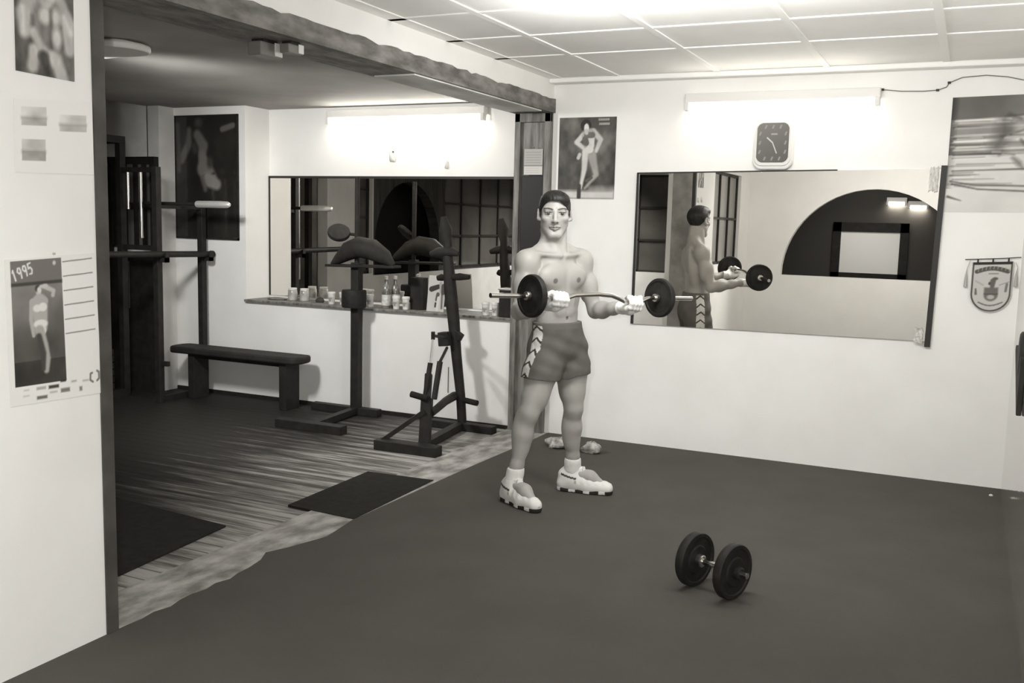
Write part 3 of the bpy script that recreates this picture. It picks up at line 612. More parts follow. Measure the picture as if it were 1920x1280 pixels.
# ceiling lamp of the left room
c = (-1.95, -2.55, ZCL); t = thing('ceiling_lamp', c, 'pale oblong lamp on the left room ceiling behind the beam', 'lamp')
b = MB(); b.prism(rrect(-1.82, -2.60, .94, .34, .16), 'Z', ZCL - .05, ZCL - .012); b.build('diffuser', mat('pale_lamp_plastic', 238, .4, spec=.4), t, bevel=.012)
b = MB(); b.prism(rrect(-1.82, -2.60, .80, .24, .1), 'Z', ZCL - .012, ZCL); b.build('base', M_PLASTIC, t)
tube_lamp(1.62, 1.90, 1.97, -9.04, 'short fluorescent tube beyond the arch, left of two seen in the mirror', 95, 1)
tube_lamp(1.92, 2.20, 1.92, -9.04, 'short fluorescent tube beyond the arch, right of two seen in the mirror', 95, 1)
# whiteboard in the room behind the arch (seen in the mirror)
t = thing('notice_board', (1.41, -9.0, .9), 'pale board in a dark frame beyond the arch, seen in the mirror', 'board')
b = MB(); b.box((1.0, -9.02, .94), (1.84, -9.0, 1.56)); b.build('board', mat('pale_board', 250, .8), t, smooth=False)
b = MB()
for a, c_ in (((.88, -9.03, .82), (1.0, -8.98, 1.70)), ((1.84, -9.03, .82), (1.96, -8.98, 1.70)), ((.88, -9.03, 1.56), (1.96, -8.98, 1.70)), ((.88, -9.03, .82), (1.96, -8.98, .94))): b.box(a, c_)
for x in (.92, 1.92): b.box((x - .03, -9.03, -.014), (x + .03, -8.98, .9))
b.build('frame', M_BLACK, t, smooth=False)
# ------------------------------------------------------------------ things on the ledge
ZS = NZ
def cup(loc, label, group='white tubs on the left ledge', first=[None], z=0):
    if first[0] is None:
        t = thing('plastic_tub', loc, label, 'tub', group); o = np.array(loc)
        b = MB(); b.lathe([(.023, 0), (.025, .002), (.027, .05), (.029, .083), (.028, .085)], o); b.build('body', mat('white_tub_plastic', 214, .5, var=.06, scale=30), t)
        b = MB(); b.lathe([(.031, .082), (.032, .084), (.032, .100), (.030, .104), (.001, .105)], o); b.build('lid', M_PLASTIC, t)
        cv = Canvas(.075, .045, 196, 24); cv.rect(.2, .55, .8, .75, 120, 2).ell((.5, .3), (.16, .2), 140, 2)
        # printed label wrapped round the front
        n = 14; vs = []; fs = []; cl = []
        for i in range(n + 1):
            a = math.radians(-150 + 120*i/n)
            for j in range(8):
                h = .022 + .044*j/7; r = .0253 + (h - .002)*.05 + .0007; vs.append(o + np.array([r*math.cos(a), r*math.sin(a), h])); iu, iv = int(i/n*(cv.nx)), int(j/7*cv.ny); cl.append(cv.cols().reshape(cv.ny + 1, cv.nx + 1, 4)[iv, iu])
        for i in range(n):
            for j in range(7): fs.append((i*8+j, (i+1)*8+j, (i+1)*8+j+1, i*8+j+1))
        mesh_obj('label', vs, fs, M_PRINT, t, True, cols=np.array(cl)); first[0] = t; return t
    return dup(first[0], loc, label, group)
def ledge(px, dy=0): 
    p = atZ(px[0], px[1], ZS); p[1] = np.clip(p[1] + dy, .03, NY - .07)
    d = ray(*px); s = (p[1] - EYE[1])/d[1]; p[0] = EYE[0] + d[0]*s; return (float(p[0]), float(p[1]), ZS)
def atledge(x, yw): # pixel column x, at depth yw on the ledge
    p = atY(x, 570, yw); return (float(p[0]), yw, ZS)
cup(atledge(622, .06), 'white lidded tub on the ledge, leftmost of the pair before the squat stand')
cup(atledge(643, .10), 'white lidded tub on the ledge just left of the stand’s weight block')
cup(atledge(694, .07), 'white lidded tub on the ledge between the stand and the bottles')
cup(atledge(743, .05), 'white lidded tub on the ledge right of the bottles, left one of two')
cup(atledge(761, .06), 'white lidded tub on the ledge beside the black box')
cup(atledge(911, .05), 'white lidded tub near the right end of the ledge, left one of two')
cup(atledge(929, .06), 'white lidded tub on the ledge against the black case by the post')
def jar(loc, label, first=[None]):
    if first[0] is None:
        t = thing('glass_jar', loc, label, 'jar', 'jars at the left end of the ledge'); o = np.array(loc)
        b = MB(); b.lathe([(.036, 0), (.040, .004), (.042, .05), (.040, .085), (.034, .092)], o); b.build('body', mat('cloudy_glass', 168, .2, spec=.6, var=.15, scale=14), t)
        b = MB(); b.lathe([(.036, .09), (.037, .092), (.037, .108), (.001, .11)], o); b.build('lid', M_PLASTIC, t); first[0] = t; return t
    return dup(first[0], loc, label)
jar(atledge(549, .17), 'cloudy jar with white lid, leftmost on the ledge'); jar(atledge(571, .17), 'cloudy jar with white lid, second from the left on the ledge')
def bottle(loc, label, first=[None]):
    if first[0] is None:
        t = thing('glass_bottle', loc, label, 'bottle', 'bottles on the left ledge'); o = np.array(loc)
        b = MB(); b.lathe([(.033, 0), (.035, .004), (.036, .13), (.030, .165), (.016, .20), (.014, .245), (.013, .25)], o); b.build('body', mat('brown_glass', 110, .12, spec=.7, var=.2, scale=12), t)
        b = MB(); b.lathe([(.0372, .025), (.0374, .028), (.0374, .11), (.0372, .112)], o); b.build('label', mat('bottle_label', 205, .7, var=.12, scale=40), t)
        b = MB(); b.lathe([(.016, .235), (.0165, .237), (.0165, .262), (.001, .264)], o); b.build('cap', M_PLASTIC, t); first[0] = t; return t
    return dup(first[0], loc, label)
bottle(atledge(724, .05), 'brown glass bottle with pale label, left of the pair on the ledge'); bottle(atledge(741, .13), 'brown glass bottle standing behind the white tubs, right of the pair')
def simplebox(name, x0, x1, y0, y1, h, m, label, cat):
    b = MB(); b.box((x0, y0, ZS), (x1, y1, ZS + h)); return tag(b.build(name, m, smooth=False, bevel=.004), label, cat)
xa, xb = atledge(769, .10)[0], atledge(793, .10)[0]; simplebox('cardboard_box', xa, xb, .10, .18, .26, M_BLACK, 'tall black box on the ledge right of the white tubs', 'box')
xa, xb = atledge(935, .0)[0], PW - .012; t = thing('carrying_case', ((xa+xb)/2, .05, ZS), 'black steel-edged case at the right end of the ledge by the post', 'case')
b = MB(); b.box((xa, -.0, ZS), (xb, .11, ZS + .205)); b.build('body', M_BLACK, t, smooth=False, bevel=.006)
b = MB(); b.box((xa - .006, -.006, ZS + .205), (xb, .115, ZS + .222)); b.build('lid', M_STEEL, t, smooth=False, bevel=.003)
# leaning picture card with two figures
p0 = atledge(800, .06); p1 = atledge(832, .06); W, H = p1[0] - p0[0], .285; cv = Canvas(W, H, 205, 90); q = lambda *p: L2(p, 250, 520, 1100, 630)
cv.cap(q((1150, 830), (1250, 790)), [.14, .12], 52).cap(q((1280, 740), (1290, 860)), [.09, .08], 170).cap(q((1320, 780), (1330, 900)), [.12, .14], 78).cap(q((1250, 900), (1235, 980)), [.10, .08], 90).cap(q((1260, 950), (1250, 1120)), [.07, .08], 222).cap(q((1225, 1030), (1222, 1080)), .05, 60).cap(q((1340, 920), (1345, 1100)), [.07, .06], 190).cap(q((1310, 920), (1315, 1100)), [.05, .05], 110)
o = print_mesh('picture_card', cv, [(p0[0], .06, ZS + .001), (p1[0], .06, ZS + .001), (p1[0], .10, ZS + H), (p0[0], .10, ZS + H)], (0, -.99, .14), M_PRINT, th=.004); tag(o, 'picture card with two small figures leaning on the ledge by the black machine', 'card')
# dark odds and ends behind the jars
for px, w_, h_, lab in ((520, .20, .022, 'flat grey folded cloth at the left end of the ledge'), (600, .085, .045, 'small dark crumpled cloth on the ledge beside the white tubs')):
    c = atledge(px, .13); rg = np.random.RandomState(px); b = MB(); n = 18
    b.lathe([(w_*.5*rg.uniform(.92, 1.), 0.001), (w_*.52, h_*.4), (w_*.38, h_*.8), (w_*.15, h_), (.001, h_*1.02)], c, n=14)
    b.v = [(c[0] + (x - c[0])*rg.uniform(.9, 1.08), c[1] + (y - c[1])*.55*rg.uniform(.9, 1.08), z) for x, y, z in b.v]
    o = b.build('folded_cloth', mat('grey_cloth_%d' % px, 120 if px == 520 else 62, .9, var=.15, scale=20), None); tag(o, lab, 'cloth')
# ------------------------------------------------------------------ floor mats
b = MB(); b.prism([(-.465, -2.47), (-.012, -2.50), (-.035, -1.62), (-.49, -1.65)], 'Z', -.010, .002); tag(b.build('rubber_mat', M_RUBBER, smooth=False), 'black rubber mat on the boards at the edge of the carpet', 'mat')
b = MB(); b.prism([(-.52, -2.90), (-1.5, -2.80), (-1.42, -4.6), (-.36, -4.6)], 'Z', -.013, -.004); tag(b.build('rubber_mat', M_RUBBER, smooth=False), 'large black rubber mat lying in the shade behind the near wall', 'mat')
# ------------------------------------------------------------------ bench with uprights and bar
t = thing('weight_bench', (-2.75, -.24, -.014), 'low padded bench with tall black uprights along the left room wall', 'bench')
b = MB(); n = 10; outl = [(-2.10 + .055*math.cos(a), -.24 + .125*math.sin(a)) for a in [math.radians(-90 + 18*i) for i in range(11)]] + [(-3.38 + .055*math.cos(a), -.24 + .125*math.sin(a)) for a in [math.radians(90 + 18*i) for i in range(11)]]
b.prism(outl, 'Z', .375, .435); b.build('pad', M_VINYL, t, bevel=.018, seg=3)
for x in (-3.19, -2.21):
    b = MB(); b.box((x - .035, -.33, -.014), (x + .035, -.15, .375)); b.build('leg', M_BLACK, t, smooth=False, bevel=.004)
b = MB(); b.box((-3.19, -.27, .335), (-2.21, -.21, .375)); b.build('rail', M_BLACK, t, smooth=False)
for yy in (-.085, -.60):
    b = MB(); b.box((-3.305, yy - .028, -.014), (-3.250, yy + .028, 1.69 if yy > -.3 else 1.95)); b.build('upright', M_BLACK, t, smooth=False, bevel=.004)
    b = MB(); zh = 1.203 if yy > -.3 else 1.210; b.box((-3.305, yy - .02, 1.17), (-3.165, yy + .02, zh)); b.box((-3.18, yy - .02, 1.17), (-3.165, yy + .02, 1.25)); b.build('hook', M_BLACK, t, smooth=False)
b = MB(); b.box((-3.295, -.60, 1.612), (-3.262, -.085, 1.640)); b.build('crossbar', M_BLACK, t, smooth=False)
b = MB(); b.box((-3.29, -.62, -.014), (-3.26, -.08, .04)); b.box((-3.29, -.60, .30), (-3.19, -.57, .34)); b.build('foot', M_BLACK, t, smooth=False)
t = thing('barbell', (-3.25, -.8, 1.23), 'dark thick bar resting on the hooks of the bench uprights', 'barbell')
b = MB(); b.cyl((-3.213, -.03, 1.2285), (-3.213, -1.62, 1.250), .026); b.build('bar', M_BLACK, t)
for y0 in (-.045, ):
    b = MB(); b.cyl((-3.213, -.02, 1.228), (-3.213, -.05, 1.2285), .030); b.build('collar', M_BLACK, t)
t = thing('barbell', (-3.3, -.40, 1.655), 'thin barbell with a bright shiny sleeve lying across the top of the bench uprights', 'barbell')
b = MB(); b.cyl((-3.70, -.395, 1.655), (-3.04, -.395, 1.655), .0145); b.build('bar', M_BLACK, t)
b = MB(); b.lathe([(.014, 0), (.026, .004), (.028, .02), (.029, .25), (.026, .33), (.016, .352), (.001, .356)], (-3.04, -.395, 1.655), (1, 0, 0)); b.build('sleeve', mat('polished_pale_steel', 245, .35, metal=.6), t)
# ------------------------------------------------------------------ alcove: dark cabinet and cable machine with chrome rods
t = thing('barred_cabinet', (-4.1, -.25, -.014), 'tall dark cabinet with a barred opening in the left alcove', 'cabinet')
y1, y0 = -.185, -.24
b = MB(); b.box((-4.75, y0, -.014), (XL - .002, y1, 1.20)); b.box((-4.30, y0, 2.0), (XL - .005, y1, 2.06)); b.box((-4.30, y0, 1.20), (-4.22, y1, 2.0)); b.box((-3.72, y0, 1.20), (XL - .005, y1, 2.0)); b.build('body', M_BLACK, t, smooth=False)
b = MB(); b.box((-4.22, -.20, 1.28), (-3.72, -.186, 2.0)); b.build('back_panel', mat('dim_grey_panel', 110, .5), t, smooth=False)
for x in (-4.16, -4.03, -3.90, -3.80):
    b = MB(); b.box((x - .02, -.235, 1.28), (x + .02, -.215, 2.0)); b.build('bar', M_BLACK, t, smooth=False)
b = MB(); b.box((-4.22, -.236, 1.60), (-3.72, -.205, 1.66)); b.build('bar', M_BLACK, t, smooth=False)
for x in (-4.26, -4.09, -4.0):
    b = MB(); b.box((x - .018, y0 - .006, .72), (x + .018, y0 - .001, 1.14)); b.build('slot', mat('grey_slot', 92, .6), t, smooth=False)
t = thing('cable_machine', (-3.85, -.9, -.014), 'black cable machine with shiny vertical guide rods in the alcove', 'machine')
for (x, yy) in ((-3.76, -.52), (-3.76, -1.45), (-4.35, -.52), (-4.35, -1.45)):
    b = MB(); b.box((x - .03, yy - .03, -.014), (x + .03, yy + .03, 2.15)); b.build('post', M_BLACK, t, smooth=False, bevel=.004)
for a_, c_ in (((-4.38, -.55, 2.15), (-3.73, -.49, 2.21)), ((-4.38, -1.48, 2.15), (-3.73, -1.42, 2.21)), ((-3.79, -1.42, 2.15), (-3.73, -.55, 2.21)), ((-3.79, -1.42, -.014), (-3.73, -.55, .05))):
    b = MB(); b.box(a_, c_); b.build('frame_beam', M_BLACK, t, smooth=False)
for px, z0, z1, yy in ((241, 1.60, 1.93, -.52), (265, 1.36, 1.93, -.52), (293, 1.30, 1.85, -.52)):
    p = atY(px, 400, yy); b = MB(); b.cyl((p[0], yy, z0), (p[0], yy, z1), .016 if px != 293 else .024); b.build('guide_rod', M_CHROME, t)
for z in (1.28, 1.93):
    b = MB(); b.box((-3.76, -.545, z - .02), (-3.34, -.495, z + .02)); b.build('rod_holder', M_BLACK, t, smooth=False)
for yy in (-.72, -.90, -1.08, -1.26):
    b = MB(); b.cyl((-3.74, yy, .9 if yy < -1 else 1.2), (-3.74, yy, 2.0), .014); b.build('guide_rod', M_CHROME, t)
for i in range(6):
    b = MB(); b.box((-3.95, -1.38, .05 + i*.06), (-3.80, -.60, .10 + i*.06)); b.build('weight_plate', M_IRON, t, smooth=False, bevel=.004)
b = MB(); b.box((-3.98, -1.42, .5), (-3.90, -.56, 1.9)); b.build('shroud', M_BLACK, t, smooth=False)
# ------------------------------------------------------------------ pole stand with saddle, disc and weight block
t = thing('pole_stand', (-1.62, -.12, -.014), 'black pole stand with saddle pad, tilted disc and T-shaped foot before the ledge', 'exercise stand')
px_, py_ = -1.62, -.13
b = MB(); b.box((px_ - .036, py_ - .036, -.014), (px_ + .036, py_ + .036, 1.22)); b.build('pole', M_BLACK, t, smooth=False, bevel=.005)
b = MB(); b.cyl((px_, py_, 1.22), (px_, py_, 1.90), .019); b.build('extension_tube', M_BLACK, t)
b = MB(); b.box((-2.05, -.16, -.014), (-1.40, -.09, .045)); b.build('rear_foot', M_BLACK, t, smooth=False, bevel=.004)
b = MB(); b.box((-1.86, -.86, -.014), (-1.26, -.77, .05)); b.build('front_foot', M_BLACK, t, smooth=False, bevel=.004)
b = MB(); b.bar((-1.55, -.80, .02), (-1.62, -.14, .02), .06, .05); b.build('base_beam', M_BLACK, t, smooth=False)
b = MB(); b.tube([(-1.86, -.14, 1.20), (-1.80, -.14, 1.235), (-1.68, -.16, 1.31), (-1.58, -.16, 1.345), (-1.46, -.16, 1.33), (-1.34, -.15, 1.27), (-1.27, -.14, 1.21)], [.012, .04, .075, .085, .085, .06, .02], 16)
b.v = [(x, y, z if z > 1.20 else 1.20 + (z - 1.20)*.25) for x, y, z in b.v]; b.build('saddle_pad', M_VINYL, t)
b = MB(); b.bar((-1.87, -.15, 1.19), (-1.24, -.14, 1.20), .14, .02); b.build('saddle_board', M_BLACK, t, smooth=False, bevel=.004)
b = MB(); b.lathe([(.02, -.017), (.085, -.017), (.09, -.01), (.09, .01), (.085, .017), (.02, .017)], (-1.745, -.20, 1.455), (.42, -.55, .72)); b.build('tilted_disc', M_IRON, t)
b = MB(); b.cyl((-1.745, -.20, 1.455), (-1.62, -.13, 1.44), .012); b.build('disc_arm', M_BLACK, t)
b = MB(); b.lathe([(.05, .855), (.095, .86), (.10, .875), (.10, .985), (.095, 1.0), (.05, 1.0)], (px_ - .02, py_ - .01, 0)); b.build('weight_block', M_IRON, t)
# ------------------------------------------------------------------ hydraulic leg machine
t = thing('hydraulic_exerciser', (-.62, -.5, -.014), 'black A-frame exercise machine with two pistons and foot pegs before the niche', 'exercise machine')
b = MB(); b.box((-.82, -1.09, -.014), (-.33, -.99, .055)); b.build('front_foot', M_BLACK, t, smooth=False, bevel=.005)
b = MB(); b.box((-.87, -.25, -.014), (-.32, -.17, .045)); b.build('rear_foot', M_BLACK, t, smooth=False, bevel=.005)
b = MB(); b.bar((-.50, -1.02, .02), (-.61, -.21, .02), .065, .055); b.build('base_beam', M_BLACK, t, smooth=False)
b = MB(); b.bar((-.51, -.92, .03), (-.53, -.86, .34), .075, .075); b.bar((-.53, -.86, .34), (-.555, -.80, .50), .05, .05); b.build('front_post', M_BLACK, t, smooth=False, bevel=.004)
b = MB(); b.tube([(-.605, -.19, .0), (-.625, -.19, .25), (-.67, -.185, .55), (-.70, -.18, .80), (-.735, -.18, 1.05), (-.76, -.18, 1.28), (-.765, -.18, 1.46)], [.036, .036, .040, .046, .050, .040, .03], 14); b.build('rear_post', M_BLACK, t)
b = MB(); b.bar((-.79, -1.03, .04), tuple(atY(797, 770, -.91)), .035, .03); b.build('brace', M_BLACK, t, smooth=False)
b = MB(); b.tube([tuple(atY(808, 775, -.86)), tuple(atY(820, 765, -.75)), tuple(atY(835, 752, -.5)), tuple(atY(852, 742, -.21))], [.026, .028, .030, .034], 12); b.build('lever_arm', M_BLACK, t)
for (a, c_) in (((-.635, -.90, .365), (-.50, -.90, .345)), ((-.63, -.19, .22), (-.475, -.20, .205))):
    b = MB(); b.cyl(a, c_, .022); b.build('foot_peg', M_RUBBER, t)
for pa, pb, pc, r, rr in (((797, 745, -.87), (807, 680, -.82), (812, 632, -.78), .018, .006), ((814, 748, -.72), (825, 678, -.62), (838, 652, -.34), .021, .011)):
    a, c_, e_ = [tuple(atY(*p)) for p in (pa, pb, pc)]
    b = MB(); b.cyl(a, c_, r); pz = b.build('piston', M_BLACK, t)
    b = MB(); b.cyl(c_, e_, rr); b.build('piston_rod', M_STEEL if r < .02 else M_BLACK, pz)
b = MB(); b.cyl(tuple(atY(841, 688, -.45)), tuple(atY(840, 736, -.42)), .004); b.build('cable', M_STEEL, t)
b = MB(); b.cyl(tuple(atY(811, 629, -.78)), tuple(atY(840, 633, -.22)), .011); b.cyl(tuple(atY(812, 622, -.78)), tuple(atY(812, 636, -.775)), .014); b.build('cross_rod', M_BLACK, t)
b = MB(); b.bar(tuple(atY(834, 622, -.24)), tuple(atY(836, 648, -.24)), .085, .09, side=(0, 1, 0)); b.bar(tuple(atY(850, 622, -.20)), tuple(atY(866, 634, -.20)), .04, .06); b.build('mounting_bracket', M_BLACK, t, smooth=False, bevel=.006)
for (a, c_) in (((-.73, -.19, 1.145), (-.565, -.20, 1.155)), ((-.78, -.19, 1.14), (-.83, -.22, 1.135))):
    b = MB(); b.tube([a, ((a[0]+c_[0])/2, a[1] - .005, (a[2]+c_[2])/2 + .004), c_], [.022, .028, .018], 14); b.build('grip', M_RUBBER, t)
b = MB(); b.tube([(-.90, -.20, 1.315), (-.83, -.20, 1.335), (-.72, -.20, 1.34), (-.66, -.20, 1.325)], [.02, .035, .035, .02], 14); b.build('head_pad', M_VINYL, t)
b = MB(); b.tube([(-.765, -.18, 1.40), (-.78, -.19, 1.50), (-.80, -.19, 1.60)], [.03, .05, .02], 12); b.build('upper_pad', M_VINYL, t)
# ------------------------------------------------------------------ dumbbell, cloth, wall weight at the right
ax = Vector((2.0035 - 1.8218, -2.6267 + 2.5528, 0)).normalized(); R0 = .120; cz = R0
c0 = Vector((1.822, -2.548, cz)); c1 = Vector((2.004, -2.622, cz)); mid = (c0 + c1)/2
t = thing('dumbbell', (mid.x, mid.y, 0), 'black dumbbell with two round plates and steel bar on the carpet in the foreground', 'dumbbell')
for c_ in (c0, c1):
    b = MB(); b.lathe([(.014, -.019), (.060, -.019), (.066, -.014), (.098, -.014), (.102, -.020), (.116, -.020), (.120, -.014), (.120, .014), (.116, .020), (.102, .020), (.098, .014), (.066, .014), (.060, .019), (.014, .019)], c_, ax, n=48); b.build('plate', M_IRON, t)
b = MB(); b.cyl(c0 - ax*.07, c1 + ax*.075, .0135); b.build('bar', M_CHROME, t)
for s_ in (c0 + ax*.019, c1 + ax*.020, c0 - ax*.048, c1 - ax*.045):
    b = MB(); b.lathe([(.014, 0), (.026, 0), (.027, .003), (.027, .022), (.022, .026), (.014, .026)], s_, ax); b.build('collar', M_STEEL if s_ == c0 + ax*.019 else M_BLACK, t)
rg = np.random.RandomState(2)
def blob(name, c, ax_, label, seed, m, parent=None):
    rg = np.random.RandomState(seed); n, k = 18, 9; vs = []; fs = []
    for i in range(k + 1):
        for j in range(n):
            ph = math.pi*i/k; th = 2*math.pi*j/n; s_ = 1 + .22*math.sin(3*th + seed + 2*ph) + .10*rg.uniform(-1, 1)
            x, y, z = ax_[0]*math.sin(ph)*math.cos(th)*s_, ax_[1]*math.sin(ph)*math.sin(th)*s_, ax_[2]*math.cos(ph)*(1 + .3*rg.uniform(-1, 1))
            vs.append((c[0] + x, c[1] + y, max(.002, c[2] + z)))
    for i in range(k):
        for j in range(n): fs.append((i*n+j, i*n+(j+1) % n, (i+1)*n+(j+1) % n, (i+1)*n+j))
    o = mesh_obj(name, vs, fs, m, parent, True)
    if label: tag(o, label, 'cloth')
    return o
M_RAG = mat('pale_rag', 158, .9, var=.28, scale=22)
blob('crumpled_cloth', (.285, -.40, .022), (.10, .07, .045), 'pale crumpled cloth on the carpet by the back wall, left of the lifter’s far leg', 3, M_RAG)
blob('crumpled_cloth', (.535, -.42, .022), (.07, .07, .045), 'pale crumpled cloth on the carpet by the back wall, right of the lifter’s far leg', 6, M_RAG)
b = MB(); c_ = atZ(1858, 928, .004); b.lathe([(.012, 0.0005), (.011, .006), (.006, .010), (.001, .011)], (c_[0], c_[1], 0), n=10); tag(b.build('paper_crumb', M_PAPER), 'tiny white paper crumb on the carpet near the right corner', 'paper')
t = thing('wall_weight', (3.085, -1.2, 1.0), 'dark round weight with a slanted bracket on the right wall at the frame edge', 'weight plate')
b = MB(); b.lathe([(.02, -.014), (.10, -.014), (.112, -.006), (.112, .006), (.10, .014), (.02, .014)], (3.086, -1.235, .985), (1, 0, 0), n=40); b.build('plate', M_IRON, t)
b = MB(); b.prism([(-.78, .955), (-.80, .985), (-1.40, .985), (-1.40, .70)], 'X', 3.075, 3.099); b.build('bracket', M_VINYL, t, smooth=False, bevel=.004)
# ------------------------------------------------------------------ the lifter
# built in his own frame: l = his left, f = the way his body faces, z up; S is the point under his head
S_ = np.array([.70, -1.585, 0.]); FWD = np.array([.883, -.469, 0.]); LEFT = np.array([.469, .883, 0.])
def to_world(p): return S_ + p[:, :1]*LEFT + p[:, 1:2]*FWD + p[:, 2:3]*np.array([0, 0, 1.])
class Field:
    """signed distance field on a rectilinear grid; pieces are blended with smooth unions, then meshed with surface nets"""
    def __init__(s, xs, ys, zs):
        s.ax = [np.asarray(a, np.float32) for a in (xs, ys, zs)]; s.D = np.full([len(a) for a in s.ax], .2, np.float32)
    def win(s, lo, hi):
        sl = []
        for a, l, h in zip(s.ax, lo, hi):
            i, j = np.searchsorted(a, l), np.searchsorted(a, h); sl.append(slice(max(0, i-1), min(len(a), j+1)))
        X, Y, Z = np.meshgrid(*[a[q] for a, q in zip(s.ax, sl)], indexing='ij', sparse=True); return tuple(sl), X, Y, Z
    def put(s, sl, d, k):
        A = s.D[sl]
        if k <= 0: s.D[sl] = np.minimum(A, d); return
        h = np.clip(.5 + .5*(A - d)/k, 0, 1); s.D[sl] = A + (d - A)*h - k*h*(1-h)
    def cut(s, sl, d, k):
        A = s.D[sl]; h = np.clip(.5 - .5*(A + d)/k, 0, 1); s.D[sl] = A + (-d - A)*h + k*h*(1-h)
    def cap(s, p, q, r0, r1=None, k=.02, sub=False):
        r1 = r0 if r1 is None else r1; p, q = np.array(p, float), np.array(q, float); m = max(r0, r1) + k + .03
        sl, X, Y, Z = s.win(np.minimum(p, q) - m, np.maximum(p, q) + m); d = q - p; L = d@d + 1e-12
        t = np.clip(((X-p[0])*d[0] + (Y-p[1])*d[1] + (Z-p[2])*d[2])/L, 0, 1)
        dd = np.sqrt((X-p[0]-t*d[0])**2 + (Y-p[1]-t*d[1])**2 + (Z-p[2]-t*d[2])**2) - (r0 + (r1-r0)*t)
        (s.cut if sub else s.put)(sl, dd.astype(np.float32), k); return s
    def path(s, pts, rs, k=.02):
        rs = rs if isinstance(rs, (list, tuple)) else [rs]*len(pts)
        for i in range(len(pts)-1): s.cap(pts[i], pts[i+1], rs[i], rs[i+1], k)
        return s
    def ell(s, c, r, k=.02, M=None, sub=False):
        c = np.array(c, float); r = np.array(r, float); m = max(r) + k + .03; sl, X, Y, Z = s.win(c - m, c + m); X, Y, Z = X-c[0], Y-c[1], Z-c[2]
        if M is not None: X, Y, Z = [M[0, i]*X + M[1, i]*Y + M[2, i]*Z for i in range(3)]
        q = np.sqrt((X/r[0])**2 + (Y/r[1])**2 + (Z/r[2])**2); g = np.sqrt((X/r[0]**2)**2 + (Y/r[1]**2)**2 + (Z/r[2]**2)**2) + 1e-9
        (s.cut if sub else s.put)(sl, (q*(q-1)/g).astype(np.float32), k); return s
    def grid(s): return np.meshgrid(*s.ax, indexing='ij', sparse=True)
    def mesh(s):
        D = s.D; neg = D < 0; nx, ny, nz = D.shape
        cnt = sum(neg[i:nx-1+i, j:ny-1+j, k:nz-1+k].astype(np.int8) for i in (0, 1) for j in (0, 1) for k in (0, 1))
        act = (cnt > 0) & (cnt < 8); ci = np.argwhere(act); idx = np.full(act.shape, -1, np.int64); idx[act] = np.arange(len(ci))
        acc = np.zeros((len(ci), 3)); num = np.zeros(len(ci)); cor = [(i, j, k) for i in (0, 1) for j in (0, 1) for k in (0, 1)]
        val = {c: D[ci[:, 0]+c[0], ci[:, 1]+c[1], ci[:, 2]+c[2]].astype(float) for c in cor}
        for a in cor:
            for d in range(3):
                if a[d]: continue
                b = list(a); b[d] = 1; b = tuple(b); va, vb = val[a], val[b]; x = (va < 0) != (vb < 0)
                t = np.where(x, va/np.where(x, va - vb, 1), 0); p = np.tile(np.array(a, float), (len(ci), 1)); p[:, d] += t; acc[x] += p[x]; num += x
        pos = ci + acc/num[:, None]
        P = np.stack([np.interp(pos[:, d], np.arange(len(s.ax[d])), s.ax[d]) for d in range(3)], 1); F = []
        for d in range(3):
            e, g = [(1, 2), (2, 0), (0, 1)][d]; A = np.take(neg, range(neg.shape[d]-1), d); B = np.take(neg, range(1, neg.shape[d]), d); w = np.argwhere(A != B)
            w = w[(w[:, e] > 0) & (w[:, g] > 0) & (w[:, e] < D.shape[e]-1) & (w[:, g] < D.shape[g]-1)]; flip = A[w[:, 0], w[:, 1], w[:, 2]]
            def at(de, dg):
                q = w.copy(); q[:, e] += de; q[:, g] += dg; return idx[q[:, 0], q[:, 1], q[:, 2]]
            q = np.stack([at(-1, -1), at(0, -1), at(0, 0), at(-1, 0)], 1); q[~flip] = q[~flip][:, ::-1]; F.append(q)
        return P, np.vstack(F)
def axis(*seg):
    out = []
    for a, b, h in seg: out.append(np.arange(a, b, h))
    return np.concatenate(out)
# head frame: he looks at the camera
HF = np.array([-.60, .80, 0.]); HL = np.array([.80, .60, 0.]); TILT = -.03
HZ = np.array([0, 0, 1.]); HC = np.array([-.010, .008, 1.620]); HM = np.stack([HL, HF, HZ], 1)    # columns = lateral, forward, up
def hp(x, y, z): return HC + HL*(x*1.15) + HF*y + HZ*z
# joints
SHL, SHR = np.array([.200, -.005, 1.352]), np.array([-.180, -.005, 1.350])
ELL, ELR = np.array([.262, .070, 1.075]), np.array([-.265, .035, 1.085])
WRL, WRR = np.array([.232, .325, 1.118]), np.array([-.318, .318, 1.152])
HIPL, HIPR = np.array([.135, 0, .85]), np.array([-.015, .0, .85])
KNL, KNR = np.array([.142, .045, .515]), np.array([-.185, .045, .515])
ANL, ANR = np.array([.200, -.01, .115]), np.array([-.248, .0, .115])
TOL, TOR = np.array([.325, .165, .03]), np.array([-.250, .225, .03])
BARF, BARZ = .423, 1.19
def bar_pt(l):
    z0 = 1.207 + (l + .479)/.902*(1.174 - 1.207)
    off = np.interp(l, [-.8, -.40, -.36, -.27, -.21, -.05, .08, .165, .25, .31, .36, .8], [0, 0, -.010, -.016, .006, .016, .008, -.026, -.034, -.008, 0, 0])
    return np.array([l, BARF, z0 + off])
